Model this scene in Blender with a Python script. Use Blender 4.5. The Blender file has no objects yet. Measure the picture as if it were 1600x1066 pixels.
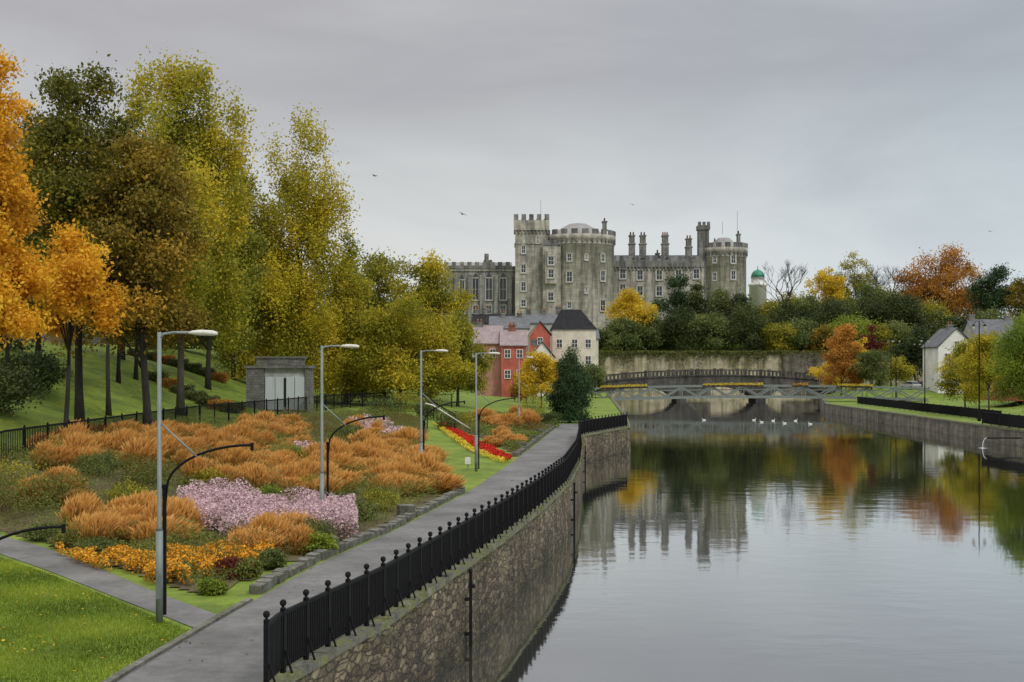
import bpy, math, numpy as np, random
from mathutils import Vector, Matrix
R=random.Random(7); NR=np.random.default_rng(11)
F=1900.0; H=8.3; HY=572.0; WZ=1.0
sc=bpy.context.scene
COL=sc.collection
# ---------------------------------------------------------------- helpers
def sm(t):
    t=np.clip(t,0,1); return t*t*(3-2*t)
YL=[-60,20.4,25.6,32.7,39,50.9,63.7,78.7,102.8,130,300]; XL=[-8.5,-6.65,-6.07,-5.16,-3.8,-1.87,-.34,1.24,3.68,6,18]
YR=[-60,15,20.5,25,30.9,37.3,45.8,54,65.8,80,90,92.5,105,130,262,300]; XR=[-5.6,-4.3,-3.95,-2.76,-1.63,-.39,1.08,2.3,3.46,4.4,4.9,5.4,10,12,20,23]
YB=[-60,60,110,190,262,300]; XB=[44,45,46.4,49,66,70]
YF=[-60,45,75,110,200,300]; XF=[-20,-19.6,-19.7,-14.8,-14,-14]
xl=lambda y:np.interp(y,YL,XL); xr=lambda y:np.interp(y,YR,XR); xb=lambda y:np.interp(y,YB,XB); xf=lambda y:np.interp(y,YF,XF)
def gz(x,y):
    x=np.asarray(x,float); y=np.asarray(y,float)
    l=xl(y); f=xf(y)
    z=3+1.5*sm((l-x-0.8)/(l-f-0.8))*sm((y-38)/9)*sm((230-y)/60)
    z=z+5.8*sm((f-x-0.5)/26)
    z=z+.22*sm((f-x)/6)*np.sin(x*.31+y*.17)*np.sin(y*.23-x*.11)
    e=x-xb(y)
    zr=2.4+1.6*np.maximum(sm((e-20)/10),sm((y-206)/10)*sm((e-2)/4))
    z=np.where(e>-1,zr,z)
    far=11+6*sm((y-276)/28)
    z=np.where(y>270.5,np.maximum(z,far),z)
    return z
def W(px,D,py=HY): return ((px-800)/F*D, D, H+(HY-py)*D/F)
def G(px,py):
    D=14.0
    while D<300:
        x=(px-800)/F*D; z=H-(py-HY)*D/F
        if z<=float(gz(x,D)): break
        D+=0.15
    return (x,D,float(gz(x,D)))
def pip(x,y,poly):
    c=np.zeros(x.shape,bool); n=len(poly)
    for i in range(n):
        x1,y1=poly[i][:2]; x2,y2=poly[(i+1)%n][:2]
        if y1==y2: continue
        c^=((y1>y)!=(y2>y))&(x<(x2-x1)*(y-y1)/(y2-y1)+x1)
    return c
def sample_poly(poly,n,rng=NR):
    xs=[p[0] for p in poly]; ys=[p[1] for p in poly]; out=np.zeros((0,2))
    while len(out)<n:
        a=rng.uniform(min(xs),max(xs),n*3); b=rng.uniform(min(ys),max(ys),n*3)
        k=pip(a,b,poly); out=np.vstack([out,np.stack([a[k],b[k]],1)])
    return out[:n]
# ---------------------------------------------------------------- materials
def newmat(name):
    m=bpy.data.materials.new(name); m.use_nodes=True; nt=m.node_tree
    return m,nt,nt.nodes["Principled BSDF"]
def ramp(nt,cols,pos=None):
    r=nt.nodes.new("ShaderNodeValToRGB"); e=r.color_ramp.elements
    n=len(cols)
    if pos is None: pos=[0.3+0.4*i/(n-1) for i in range(n)]
    e[0].position=pos[0]; e[0].color=(*cols[0],1); e[1].position=pos[-1]; e[1].color=(*cols[-1],1)
    for i in range(1,n-1):
        k=e.new(pos[i]); k.color=(*cols[i],1)
    return r
def noise(nt,scale,detail=6,stretch=(1,1,1),rough=.6,src="Object"):
    tc=nt.nodes.new("ShaderNodeTexCoord"); mp=nt.nodes.new("ShaderNodeMapping"); mp.inputs["Scale"].default_value=stretch
    nt.links.new(tc.outputs[src],mp.inputs[0]); n=nt.nodes.new("ShaderNodeTexNoise")
    n.inputs["Scale"].default_value=scale; n.inputs["Detail"].default_value=detail; n.inputs["Roughness"].default_value=rough
    nt.links.new(mp.outputs[0],n.inputs["Vector"]); return n
def mixc(nt,a,b,fac,mode='MULTIPLY'):
    m=nt.nodes.new("ShaderNodeMix"); m.data_type='RGBA'; m.blend_type=mode
    if isinstance(fac,(int,float)): m.inputs[0].default_value=fac
    else: nt.links.new(fac,m.inputs[0])
    for s,i in ((a,6),(b,7)):
        if isinstance(s,tuple): m.inputs[i].default_value=(*s,1)
        else: nt.links.new(s,m.inputs[i])
    return m.outputs[2]
def nmat(name,cols,scale=3,rough=.85,bump=0,stretch=(1,1,1),metal=0,scale2=None,cols2=None,bd=.02,spec=.5,scale3=None,cols3=None):
    m,nt,p=newmat(name)
    n=noise(nt,scale,8,stretch); r=ramp(nt,cols); nt.links.new(n.outputs[0],r.inputs[0]); out=r.outputs[0]
    for s_,c_ in ((scale2,cols2),(scale3,cols3)):
        if s_:
            n2=noise(nt,s_,5); r2=ramp(nt,c_ or [(.6,.6,.6),(1.25,1.25,1.25)]); nt.links.new(n2.outputs[0],r2.inputs[0])
            out=mixc(nt,out,r2.outputs[0],1.0)
    nt.links.new(out,p.inputs["Base Color"]); p.inputs["Roughness"].default_value=rough; p.inputs["Metallic"].default_value=metal;p.inputs["Specular IOR Level"].default_value=spec
    if bump:
        b=nt.nodes.new("ShaderNodeBump"); b.inputs["Strength"].default_value=bump; b.inputs["Distance"].default_value=bd
        nt.links.new(n.outputs[0],b.inputs["Height"]); nt.links.new(b.outputs[0],p.inputs["Normal"])
    return m
def stonemat(name,cols,bw,bh,mortar=(.4,.4,.4),scale=.6,stain=None,msize=.02,warp=(.25,.12,.1),bfac=.85,wscale=1.2):
    m,nt,p=newmat(name)
    tc=nt.nodes.new("ShaderNodeTexCoord"); sp=nt.nodes.new("ShaderNodeSeparateXYZ"); nt.links.new(tc.outputs["Object"],sp.inputs[0])
    ad=nt.nodes.new("ShaderNodeMath"); nt.links.new(sp.outputs[0],ad.inputs[0]); nt.links.new(sp.outputs[1],ad.inputs[1])
    cb=nt.nodes.new("ShaderNodeCombineXYZ"); nt.links.new(ad.outputs[0],cb.inputs[0]); nt.links.new(sp.outputs[2],cb.inputs[1])
    nn=noise(nt,wscale,3); wv=nt.nodes.new("ShaderNodeVectorMath"); wv.operation='MULTIPLY_ADD'
    nt.links.new(nn.outputs["Color"],wv.inputs[0]); wv.inputs[1].default_value=warp; nt.links.new(cb.outputs[0],wv.inputs[2])
    br=nt.nodes.new("ShaderNodeTexBrick"); nt.links.new(wv.outputs[0],br.inputs["Vector"])
    br.inputs["Scale"].default_value=1; br.inputs["Brick Width"].default_value=bw; br.inputs["Row Height"].default_value=bh
    br.inputs["Mortar Size"].default_value=msize; br.inputs["Mortar Smooth"].default_value=.5
    br.inputs["Color1"].default_value=(1.15,1.12,1.08,1); br.inputs["Color2"].default_value=(.68,.68,.7,1); br.inputs["Mortar"].default_value=(*mortar,1)
    n=noise(nt,scale,9,(1,1,.6),.7); r=ramp(nt,cols); nt.links.new(n.outputs[0],r.inputs[0])
    out=mixc(nt,r.outputs[0],br.outputs[0],bfac)
    if stain:
        n3=noise(nt,.9,6,(1,1,.12),.65); r3=ramp(nt,[stain,(1,1,1)],[.38,.56]); nt.links.new(n3.outputs[0],r3.inputs[0]); out=mixc(nt,out,r3.outputs[0],.9)
    nt.links.new(out,p.inputs["Base Color"]); p.inputs["Roughness"].default_value=.9
    b=nt.nodes.new("ShaderNodeBump"); b.inputs["Strength"].default_value=.7; b.inputs["Distance"].default_value=.04
    hm=mixc(nt,br.outputs[0],n.outputs["Color"],.5,'MIX'); nt.links.new(hm,b.inputs["Height"]); nt.links.new(b.outputs[0],p.inputs["Normal"])
    return m
def rubblemat(name,cols,scale,zbands):
    m,nt,p=newmat(name)
    tc=nt.nodes.new("ShaderNodeTexCoord"); nd=noise(nt,2.2,4); wv=nt.nodes.new("ShaderNodeVectorMath");wv.operation='MULTIPLY_ADD';nt.links.new(nd.outputs["Color"],wv.inputs[0]);wv.inputs[1].default_value=(.3,.3,.2);nt.links.new(tc.outputs["Object"],wv.inputs[2])
    mp=nt.nodes.new("ShaderNodeMapping"); mp.inputs["Scale"].default_value=(1,1,2.6); nt.links.new(wv.outputs[0],mp.inputs[0])
    vo=nt.nodes.new("ShaderNodeTexVoronoi"); vo.inputs["Scale"].default_value=scale; nt.links.new(mp.outputs[0],vo.inputs["Vector"])
    ve=nt.nodes.new("ShaderNodeTexVoronoi"); ve.feature='DISTANCE_TO_EDGE'; ve.inputs["Scale"].default_value=scale; nt.links.new(mp.outputs[0],ve.inputs["Vector"])
    sx=nt.nodes.new("ShaderNodeSeparateColor"); nt.links.new(vo.outputs["Color"],sx.inputs[0])
    n=noise(nt,6,10,(1,1,1),.8); n2=noise(nt,.8,8,(1,1,.4),.75)
    a=nt.nodes.new("ShaderNodeMath");a.operation='MULTIPLY_ADD';nt.links.new(sx.outputs[0],a.inputs[0]);a.inputs[1].default_value=.34;nt.links.new(n.outputs[0],a.inputs[2])
    r=ramp(nt,cols,[.38+.44*i/(len(cols)-1) for i in range(len(cols))]);nt.links.new(a.outputs[0],r.inputs[0])
    re=ramp(nt,[(.28,.27,.24),(1,1,1)],[.0,.11]);nt.links.new(ve.outputs[0],re.inputs[0]);out=mixc(nt,r.outputs[0],re.outputs[0],.85)
    r2=ramp(nt,[(.4,.37,.3),(.85,.82,.74),(1.4,1.38,1.33)],[.36,.5,.64]);nt.links.new(n2.outputs[0],r2.inputs[0]);out=mixc(nt,out,r2.outputs[0],1.)
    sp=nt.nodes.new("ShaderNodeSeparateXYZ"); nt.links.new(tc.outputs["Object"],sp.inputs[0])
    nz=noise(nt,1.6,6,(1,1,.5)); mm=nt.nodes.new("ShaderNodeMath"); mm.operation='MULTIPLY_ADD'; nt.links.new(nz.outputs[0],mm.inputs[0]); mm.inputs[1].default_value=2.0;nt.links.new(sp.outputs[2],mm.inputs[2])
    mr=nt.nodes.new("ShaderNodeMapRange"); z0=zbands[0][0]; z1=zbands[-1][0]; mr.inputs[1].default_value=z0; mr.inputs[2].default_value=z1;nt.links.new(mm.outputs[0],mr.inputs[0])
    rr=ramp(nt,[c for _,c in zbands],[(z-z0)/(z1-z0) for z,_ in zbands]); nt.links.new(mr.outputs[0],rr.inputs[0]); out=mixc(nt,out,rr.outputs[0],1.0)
    nt.links.new(out,p.inputs["Base Color"]); p.inputs["Roughness"].default_value=.92
    hm=nt.nodes.new("ShaderNodeMath");hm.operation='MULTIPLY_ADD';nt.links.new(n.outputs[0],hm.inputs[0]);hm.inputs[1].default_value=.8
    mn=nt.nodes.new("ShaderNodeMath");mn.operation='MINIMUM';nt.links.new(ve.outputs[0],mn.inputs[0]);mn.inputs[1].default_value=.14
    m4=nt.nodes.new("ShaderNodeMath");m4.operation='MULTIPLY';nt.links.new(mn.outputs[0],m4.inputs[0]);m4.inputs[1].default_value=6;nt.links.new(m4.outputs[0],hm.inputs[2])
    b=nt.nodes.new("ShaderNodeBump"); b.inputs["Strength"].default_value=1; b.inputs["Distance"].default_value=.07;nt.links.new(hm.outputs[0],b.inputs["Height"]); nt.links.new(b.outputs[0],p.inputs["Normal"])
    return m
def leafmat(name,cols,trans=.3,pos=None,k=1.0):
    cols=[tuple(min(.85,c*k) for c in q) for q in cols]
    m,nt,p=newmat(name)
    a=nt.nodes.new("ShaderNodeAttribute"); a.attribute_name="tint"
    r=ramp(nt,cols,pos or [i/(len(cols)-1) for i in range(len(cols))]); nt.links.new(a.outputs["Fac"],r.inputs[0])
    nt.links.new(r.outputs[0],p.inputs["Base Color"]); p.inputs["Roughness"].default_value=.7; p.inputs["Specular IOR Level"].default_value=.25
    t=nt.nodes.new("ShaderNodeBsdfTranslucent"); nt.links.new(r.outputs[0],t.inputs[0])
    mx=nt.nodes.new("ShaderNodeMixShader"); mx.inputs[0].default_value=trans
    nt.links.new(p.outputs[0],mx.inputs[1]); nt.links.new(t.outputs[0],mx.inputs[2]); nt.links.new(mx.outputs[0],nt.nodes["Material Output"].inputs[0])
    return m
M={}
M['black']=nmat("black_iron",[(.004,.004,.005),(.010,.010,.011)],12,.7,spec=.15)
M['galv']=nmat("galvanised_steel",[(.13,.16,.155),(.24,.27,.265)],5,.6,stretch=(1,1,.3),metal=.2)
M['lampw']=nmat("pale_lamp_housing",[(.5,.48,.4),(.7,.68,.6)],9,.4)
M['glass']=nmat("window_glass",[(.015,.018,.022),(.05,.055,.06)],2,.08)
M['white']=nmat("white_paint",[(.6,.6,.58),(.8,.8,.78)],4,.6)
M['asph']=nmat("asphalt_path",[(.085,.082,.08),(.135,.132,.13),(.185,.18,.175)],.55,.75,bump=.3,scale2=70,cols2=[(.7,.7,.7),(1.25,1.25,1.25)],bd=.01,scale3=4,cols3=[(.78,.78,.76),(1.14,1.14,1.14)])
M['grass']=nmat("lawn_grass",[(.085,.13,.010),(.15,.215,.016),(.24,.29,.028)],.5,.95,bump=.5,scale2=22,cols2=[(.55,.6,.45),(1.2,1.2,1.2)],bd=.05,scale3=2.4,cols3=[(.70,.76,.58),(1.18,1.14,1.05)])
M['soil']=nmat("garden_soil",[(.05,.04,.018),(.10,.08,.035),(.10,.11,.035)],1.2,1,bump=.6)
M['kerb']=nmat("kerb_stone",[(.08,.078,.065),(.18,.175,.155)],6,.9,bump=.5,scale2=1.5,cols2=[(.5,.52,.38),(1.2,1.2,1.2)])
M['cope']=nmat("mossy_coping",[(.05,.05,.04),(.13,.125,.10),(.14,.15,.045),(.20,.195,.17)],1.8,.95,bump=.5,scale2=14)
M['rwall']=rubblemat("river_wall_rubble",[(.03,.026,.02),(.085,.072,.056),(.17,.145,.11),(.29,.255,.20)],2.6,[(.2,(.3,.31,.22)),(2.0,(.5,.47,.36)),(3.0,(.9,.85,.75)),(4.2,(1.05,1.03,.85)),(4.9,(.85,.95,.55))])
M['rwall2']=stonemat("far_bank_wall_stone",[(.07,.065,.052),(.15,.14,.11),(.23,.215,.17)],1.2,.4,(.5,.47,.4),.6,stain=(.4,.38,.33))
M['bridge']=stonemat("dark_bridge_stone",[(.035,.034,.032),(.075,.072,.066),(.12,.115,.10)],1.2,.4,(.5,.47,.4),.6,stain=(.4,.38,.33))
M['beige']=stonemat("pale_retaining_wall_stone",[(.2,.19,.11),(.42,.39,.27),(.56,.52,.38)],1.6,.6,(.75,.7,.58),.35,stain=(.45,.47,.28))
M['castle']=stonemat("castle_limestone",[(.24,.23,.20),(.43,.41,.36),(.56,.535,.47)],1.6,.7,(.72,.7,.66),.22,stain=(.45,.45,.44),msize=.05,bfac=.75)
M['castled']=stonemat("weathered_castle_limestone",[(.10,.10,.097),(.21,.208,.198),(.33,.32,.29)],1.5,.7,(.6,.6,.6),.3,stain=(.4,.4,.42),msize=.05,bfac=.7)
M['castlew']=stonemat("grey_castle_wing_stone",[(.15,.15,.145),(.29,.285,.27),(.42,.41,.375)],1.5,.7,(.6,.6,.6),.3,stain=(.42,.42,.43),msize=.05,bfac=.7)
M['castletrim']=nmat("pale_dressed_stone",[(.3,.3,.27),(.48,.46,.41)],1.5,.85)
M['slate']=nmat("slate_roof",[(.07,.075,.085),(.15,.155,.165)],1.2,.7,scale2=9)
M['slatep']=nmat("weathered_pinkish_slate_roof",[(.22,.17,.17),(.34,.27,.265)],1.2,.8,scale2=8)
M['slated']=nmat("dark_slate_roof",[(.010,.010,.012),(.028,.027,.03)],2,.85,scale2=8,spec=.2)
M['leadroof']=nmat("lead_grey_roof",[(.19,.18,.18),(.29,.275,.27)],.5,.7)
M['redwall']=nmat("coral_red_render",[(.38,.085,.06),(.52,.13,.09)],.8,.85,scale2=.5)
M['pinkwall']=nmat("pink_render",[(.42,.2,.16),(.54,.27,.22)],.8,.85,scale2=.5)
M['cream']=nmat("cream_render",[(.52,.49,.40),(.70,.66,.55)],.7,.85,scale2=.5,cols2=[(.78,.78,.75),(1.1,1.1,1.1)])
M['whitewall']=nmat("white_render",[(.68,.68,.65),(.82,.82,.8)],.7,.85,scale2=.5,cols2=[(.82,.82,.8),(1.05,1.05,1.05)])
M['brick']=stonemat("red_brick",[(.2,.07,.045),(.33,.12,.08)],.5,.16,(.7,.65,.6),.8)
M['orangepot']=nmat("terracotta_pot",[(.42,.16,.07),(.6,.26,.12)],3,.8)
M['bark']=nmat("tree_bark",[(.03,.026,.02),(.08,.07,.055)],6,.95,stretch=(1,1,.3),bump=.8)
M['barkd']=nmat("dark_tree_bark",[(.014,.012,.01),(.04,.034,.028)],6,.95,stretch=(1,1,.3),bump=.8)
M['green']=nmat("copper_green_dome",[(.01,.16,.09),(.03,.26,.16)],1,.5)
M['monu']=nmat("pale_monument_stone",[(.30,.31,.31),(.46,.47,.46)],2,.7,scale2=.9)
M['panel']=nmat("smooth_pale_panel",[(.42,.46,.49),(.54,.57,.60)],1.5,.5,stretch=(6,6,.3))
M['rubble']=stonemat("rubble_stone",[(.10,.10,.095),(.22,.22,.2)],.45,.22,(.45,.43,.4),2)
M['truss']=nmat("grey_green_painted_steel",[(.10,.125,.115),(.18,.21,.19)],3,.6)
M['dark']=nmat("near_black_fill",[(.004,.004,.004),(.012,.012,.012)],3,.9)
M['tyre']=nmat("tyre_rubber",[(.01,.01,.01),(.025,.025,.025)],9,.8)
M['carw']=nmat("white_car_paint",[(.55,.56,.57),(.7,.7,.71)],1,.25)
M['card']=nmat("dark_blue_car_paint",[(.02,.025,.04),(.04,.05,.07)],1,.25)
M['carr']=nmat("dark_red_car_paint",[(.2,.02,.015),(.3,.03,.02)],1,.25)
M['swan']=nmat("white_feathers",[(.5,.5,.48),(.65,.65,.63)],8,.8)
M['beak']=nmat("orange_beak",[(.5,.15,.02),(.6,.2,.03)],8,.5)
M['bird']=nmat("dark_feathers",[(.02,.02,.022),(.06,.06,.06)],8,.8)
M['gull']=nmat("grey_feathers",[(.2,.2,.21),(.4,.4,.4)],8,.8)
M['jet']=nmat("falling_water",[(.45,.48,.5),(.65,.67,.68)],8,.2)
M['road']=nmat("road_asphalt",[(.05,.05,.052),(.09,.09,.092)],1,.85)
M['redp']=nmat("red_shopfront_paint",[(.22,.04,.03),(.32,.06,.04)],1,.6)
# ---------------------------------------------------------------- mesh builder
class B:
    def __init__(s): s.v=[];s.f=[];s.m=[];s.s=[]
    def add(s,vs,fs,mi=0,smooth=False):
        o=len(s.v); s.v+= [tuple(map(float,p)) for p in vs]
        for f in fs: s.f.append(tuple(i+o for i in f)); s.m.append(mi); s.s.append(smooth)
        return s
    def box(s,x0,x1,y0,y1,z0,z1,mi=0,rot=0,piv=None):
        vs=[(x,y,z) for z in (z0,z1) for x,y in ((x0,y0),(x1,y0),(x1,y1),(x0,y1))]
        if rot:
            cx,cy=piv or ((x0+x1)/2,(y0+y1)/2); c,q=math.cos(rot),math.sin(rot)
            vs=[(cx+(x-cx)*c-(y-cy)*q,cy+(x-cx)*q+(y-cy)*c,z) for x,y,z in vs]
        return s.add(vs,[(0,3,2,1),(4,5,6,7),(0,1,5,4),(1,2,6,5),(2,3,7,6),(3,0,4,7)],mi)
    def beam(s,p,q,w,h,mi=0):
        p=Vector(p);q=Vector(q);d=(q-p).normalized(); a=d.cross(Vector((0,0,1)))
        if a.length<1e-3:a=Vector((1,0,0))
        a.normalize(); b=a.cross(d).normalized(); a*=w/2;b*=h/2
        vs=[o+i*a+j*b for o in (p,q) for i,j in ((-1,-1),(1,-1),(1,1),(-1,1))]
        return s.add(vs,[(0,3,2,1),(4,5,6,7),(0,1,5,4),(1,2,6,5),(2,3,7,6),(3,0,4,7)],mi)
    def tube(s,pts,rad,n=8,mi=0,smooth=True,sq=1.0):
        pts=[Vector(p) for p in pts]
        if isinstance(rad,(int,float)): rad=[rad]*len(pts)
        vs=[];ref=None
        for i,p in enumerate(pts):
            t=(pts[min(i+1,len(pts)-1)]-pts[max(i-1,0)]).normalized()
            if ref is None:
                ref=Vector((0,0,1)) if abs(t.z)<.9 else Vector((1,0,0))
            a=(ref-t*ref.dot(t))
            if a.length<1e-4: a=t.orthogonal()
            a.normalize(); b=t.cross(a); ref=a
            for k in range(n):
                an=2*math.pi*k/n; vs.append(p+(a*math.cos(an)*sq+b*math.sin(an))*rad[i])
        fs=[]
        for i in range(len(pts)-1):
            for k in range(n):
                fs.append((i*n+k,i*n+(k+1)%n,(i+1)*n+(k+1)%n,(i+1)*n+k))
        s.add(vs,fs,mi,smooth)
        o=len(s.v)-len(vs)
        s.f.append(tuple(o+k for k in range(n))[::-1]);s.m.append(mi);s.s.append(False)
        s.f.append(tuple(o+(len(pts)-1)*n+k for k in range(n)));s.m.append(mi);s.s.append(False)
        return s
    def lathe(s,c,prof,n=16,mi=0,smooth=True,cap=True):
        vs=[(c[0]+r*math.cos(2*math.pi*k/n),c[1]+r*math.sin(2*math.pi*k/n),c[2]+z) for r,z in prof for k in range(n)]
        fs=[(i*n+k,i*n+(k+1)%n,(i+1)*n+(k+1)%n,(i+1)*n+k) for i in range(len(prof)-1) for k in range(n)]
        s.add(vs,fs,mi,smooth); o=len(s.v)-len(vs)
        if cap:
            s.f.append(tuple(o+k for k in range(n))[::-1]);s.m.append(mi);s.s.append(False)
            s.f.append(tuple(o+(len(prof)-1)*n+k for k in range(n)));s.m.append(mi);s.s.append(False)
        return s
    def sweep(s,pts,prof,mi=0):
        n=len(prof);vs=[]
        for i,p in enumerate(pts):
            a=pts[max(i-1,0)];b=pts[min(i+1,len(pts)-1)]
            dx,dy=b[0]-a[0],b[1]-a[1];L=math.hypot(dx,dy);nx,ny=dy/L,-dx/L
            for o,dz in prof: vs.append((p[0]+nx*o,p[1]+ny*o,p[2]+dz))
        fs=[(i*n+k,(i+1)*n+k,(i+1)*n+(k+1)%n,i*n+(k+1)%n) for i in range(len(pts)-1) for k in range(n)]
        fs+=[tuple(range(n)),tuple(range((len(pts)-1)*n,len(pts)*n))[::-1]]
        return s.add(vs,fs,mi)
def link(o,parent=None):
    COL.objects.link(o)
    if parent is not None: o.parent=parent
    return o
def thing(name,loc,label,cat,group=None):
    o=bpy.data.objects.new(name,None); o.location=loc; o.empty_display_size=.3; link(o)
    o["label"]=label;o["category"]=cat
    if group:o["group"]=group
    return o
def mesh_of(b,name,mats,off=(0,0,0)):
    me=bpy.data.meshes.new(name)
    me.from_pydata([(x-off[0],y-off[1],z-off[2]) for x,y,z in b.v],[],b.f)
    for m in mats: me.materials.append(m if not isinstance(m,str) else M[m])
    me.polygons.foreach_set("material_index",b.m); me.polygons.foreach_set("use_smooth",b.s); me.update()
    import bmesh
    bm=bmesh.new();bm.from_mesh(me);bmesh.ops.recalc_face_normals(bm,faces=bm.faces);bm.to_mesh(me);bm.free()
    return me
def part(b,name,parent,mats,world=True,label=None,stuff=False):
    off=tuple(parent.matrix_basis.translation) if world else (0,0,0)
    o=bpy.data.objects.new(name,mesh_of(b,name,mats,off)); link(o,parent)
    if label:o["label"]=label
    if stuff:o["kind"]="stuff"
    return o
def single(b,name,mats,base,label,cat,group=None):
    o=bpy.data.objects.new(name,mesh_of(b,name,mats,base)); o.location=base; link(o)
    o["label"]=label;o["category"]=cat
    if group:o["group"]=group
    return o
def structure(b,name,mats):
    o=bpy.data.objects.new(name,mesh_of(b,name,mats)); link(o); o["kind"]="structure"; return o
def copy_thing(src,loc,rz=0,scale=1,label=None):
    def rec(o,par):
        c=o.copy(); COL.objects.link(c)
        if par is not None: c.parent=par
        for ch in o.children: rec(ch,c)
        return c
    c=rec(src,None); c.location=loc; c.rotation_euler=(0,0,rz)
    c.scale=(scale,)*3 if isinstance(scale,(int,float)) else scale
    if label:c["label"]=label
    return c
def quadmesh(name,V,T,mat,nq=4):
    n=len(V)//nq; me=bpy.data.meshes.new(name)
    me.vertices.add(len(V)); me.vertices.foreach_set("co",np.ascontiguousarray(V,dtype=np.float32).ravel())
    me.loops.add(n*nq); me.loops.foreach_set("vertex_index",np.arange(n*nq,dtype=np.int32))
    me.polygons.add(n); me.polygons.foreach_set("loop_start",np.arange(0,n*nq,nq,dtype=np.int32)); me.polygons.foreach_set("loop_total",np.full(n,nq,dtype=np.int32))
    at=me.attributes.new("tint",'FLOAT','POINT'); at.data.foreach_set("value",np.ascontiguousarray(T,dtype=np.float32))
    me.materials.append(mat); me.update(); me.validate(); return me
def leaves(name,C,size,tint,mat,rng=NR,asp=.6,flat=0):
    n=len(C); a=rng.normal(size=(n,3)); a[:,2]*=(1-flat); a/=np.linalg.norm(a,axis=1)[:,None]
    b=rng.normal(size=(n,3)); b[:,2]*=(1-flat); b-=a*(a*b).sum(1)[:,None]; b/=np.linalg.norm(b,axis=1)[:,None]
    s=(np.asarray(size)*np.ones(n)*rng.uniform(.65,1.35,n))[:,None]/2
    V=np.stack([C-a*s,C-b*s*asp+a*s*.1,C+a*s,C+b*s*asp+a*s*.1],1).reshape(-1,3)
    return quadmesh(name,V,np.repeat(np.clip(tint,0,1),4),mat)
# ---------------------------------------------------------------- trees
def profile(kind,t):
    if kind=='round': return math.sin(math.pi*min(1,t*.84+.14))**.55
    if kind=='birch': return math.sin(math.pi*min(1,t*.74+.18))**.6*(1.05-.3*t)
    if kind=='oval': return math.sin(math.pi*min(1,t*.80+.14))**.55*(1.1-.25*t)
    if kind=='flame': return math.sin(math.pi*min(1,t*.72+.24))**.8*(1.05-.3*t)
    return 1-t
def crown_clumps(rng,Rx,z0,z1,kind,nc,nl):
    Hh=z1-z0;L=[]
    for i in range(nl):
        t=(i+rng.uniform(.1,.9))/nl*.9+.04;pr=profile(kind,t);a=i*2.4+rng.uniform(-.5,.5)
        lr=Rx*pr*rng.uniform(.30,.52);rc=max(0,Rx*pr*rng.uniform(.85,1.22)-lr)
        vz=lr*(1.0 if kind=='round' else 1.25)*rng.uniform(.75,1.1);vz=min(vz,Hh*.25)
        L.append((rc*math.cos(a),rc*math.sin(a),min(z1-vz*.7,max(z0+vz*.7,z0+Hh*t)),lr,vz))
    lr=Rx*.33*profile(kind,.85);L.append((rng.uniform(-.2,.2)*Rx,0,z1-lr*1.3,lr,lr*1.4));L.append((0,0,z0+Hh*.5,Rx*.42,Hh*.36))
    L=np.array(L);w=L[:,3]*L[:,4];li=rng.choice(len(L),nc,p=w/w.sum())
    d=rng.normal(size=(nc,3));d/=np.linalg.norm(d,axis=1)[:,None];r=rng.uniform(.15,1,nc)**.45
    C=L[li,:3]+d*r[:,None]*np.stack([L[li,3],L[li,3],L[li,4]],1)
    return C,rng.uniform(0,1,len(L))[li]
def make_tree(name,x,y,z0,top,bot,Rx,mat,nleaf,leaf,kind='round',nc=None,tr=.22,label="",cat="tree",group=None,seed=None,bark='bark',droop=1.,lean=0,cr=.11,nlimb=14,nl=13):
    sd=seed if seed is not None else R.randint(0,99999)
    rng=np.random.default_rng(sd); rr=random.Random(sd)
    T=thing(name,(x,y,z0),label,cat,group)
    hb,ht=bot-z0,top-z0; nc=nc or 110
    C,lt=crown_clumps(rng,Rx,hb,ht,kind,nc,nl); C[:,0]+=lean*C[:,2]/ht
    w=rng.uniform(.4,1.6,len(C)); idx=rng.choice(len(C),nleaf,p=w/w.sum())
    crr=cr*Rx*w[idx]**.5*rng.uniform(.8,1.1,nleaf)+.12
    off=rng.normal(size=(nleaf,3))*crr[:,None]*np.array([1,1,.7*droop])
    if droop>1: off[:,2]-=abs(rng.normal(size=nleaf))*crr*.9;off[:,:2]*=.8
    P=C[idx]+off; P[:,2]=np.maximum(P[:,2],.25)
    ct=rng.uniform(0,1,len(C)); ti=.36*lt[idx]+.34*ct[idx]+.30*rng.uniform(0,1,nleaf)
    me=leaves("crown",P,leaf,ti,mat,rng); o=bpy.data.objects.new("crown",me); link(o,T)
    b=B(); 
    topz=hb+(ht-hb)*.78; nseg=7; tp=[]
    ph=rr.uniform(0,6)
    for i in range(nseg+1):
        q=i/nseg; tp.append((lean*q*topz/ht+math.sin(q*4+ph)*tr*1.6*q,math.cos(q*3+ph)*tr*.8*q,-.2+q*topz))
    b.tube(tp,[tr*(1.35 if i==0 else 1)*(1-.8*i/nseg) for i in range(nseg+1)],8)
    js=rr.sample(range(len(C)),min(nlimb,len(C)))
    for j in js:
        e=Vector(C[j]); q=min(.85,max(.25 if hb>1 else .1,(e.z/topz)*.62)); i=q*nseg; k=int(i); s0=Vector(tp[k]).lerp(Vector(tp[min(k+1,nseg)]),i-k)
        mid=s0.lerp(e,.5)+Vector((0,0,(.1 if droop<=1 else .25)*(e-s0).length))
        r0=tr*(1-.8*q)*.55
        b.tube([s0,mid,e],[r0,r0*.55,r0*.12],6)
    part(b,"trunk",T,[bark],world=False)
    return T
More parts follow.
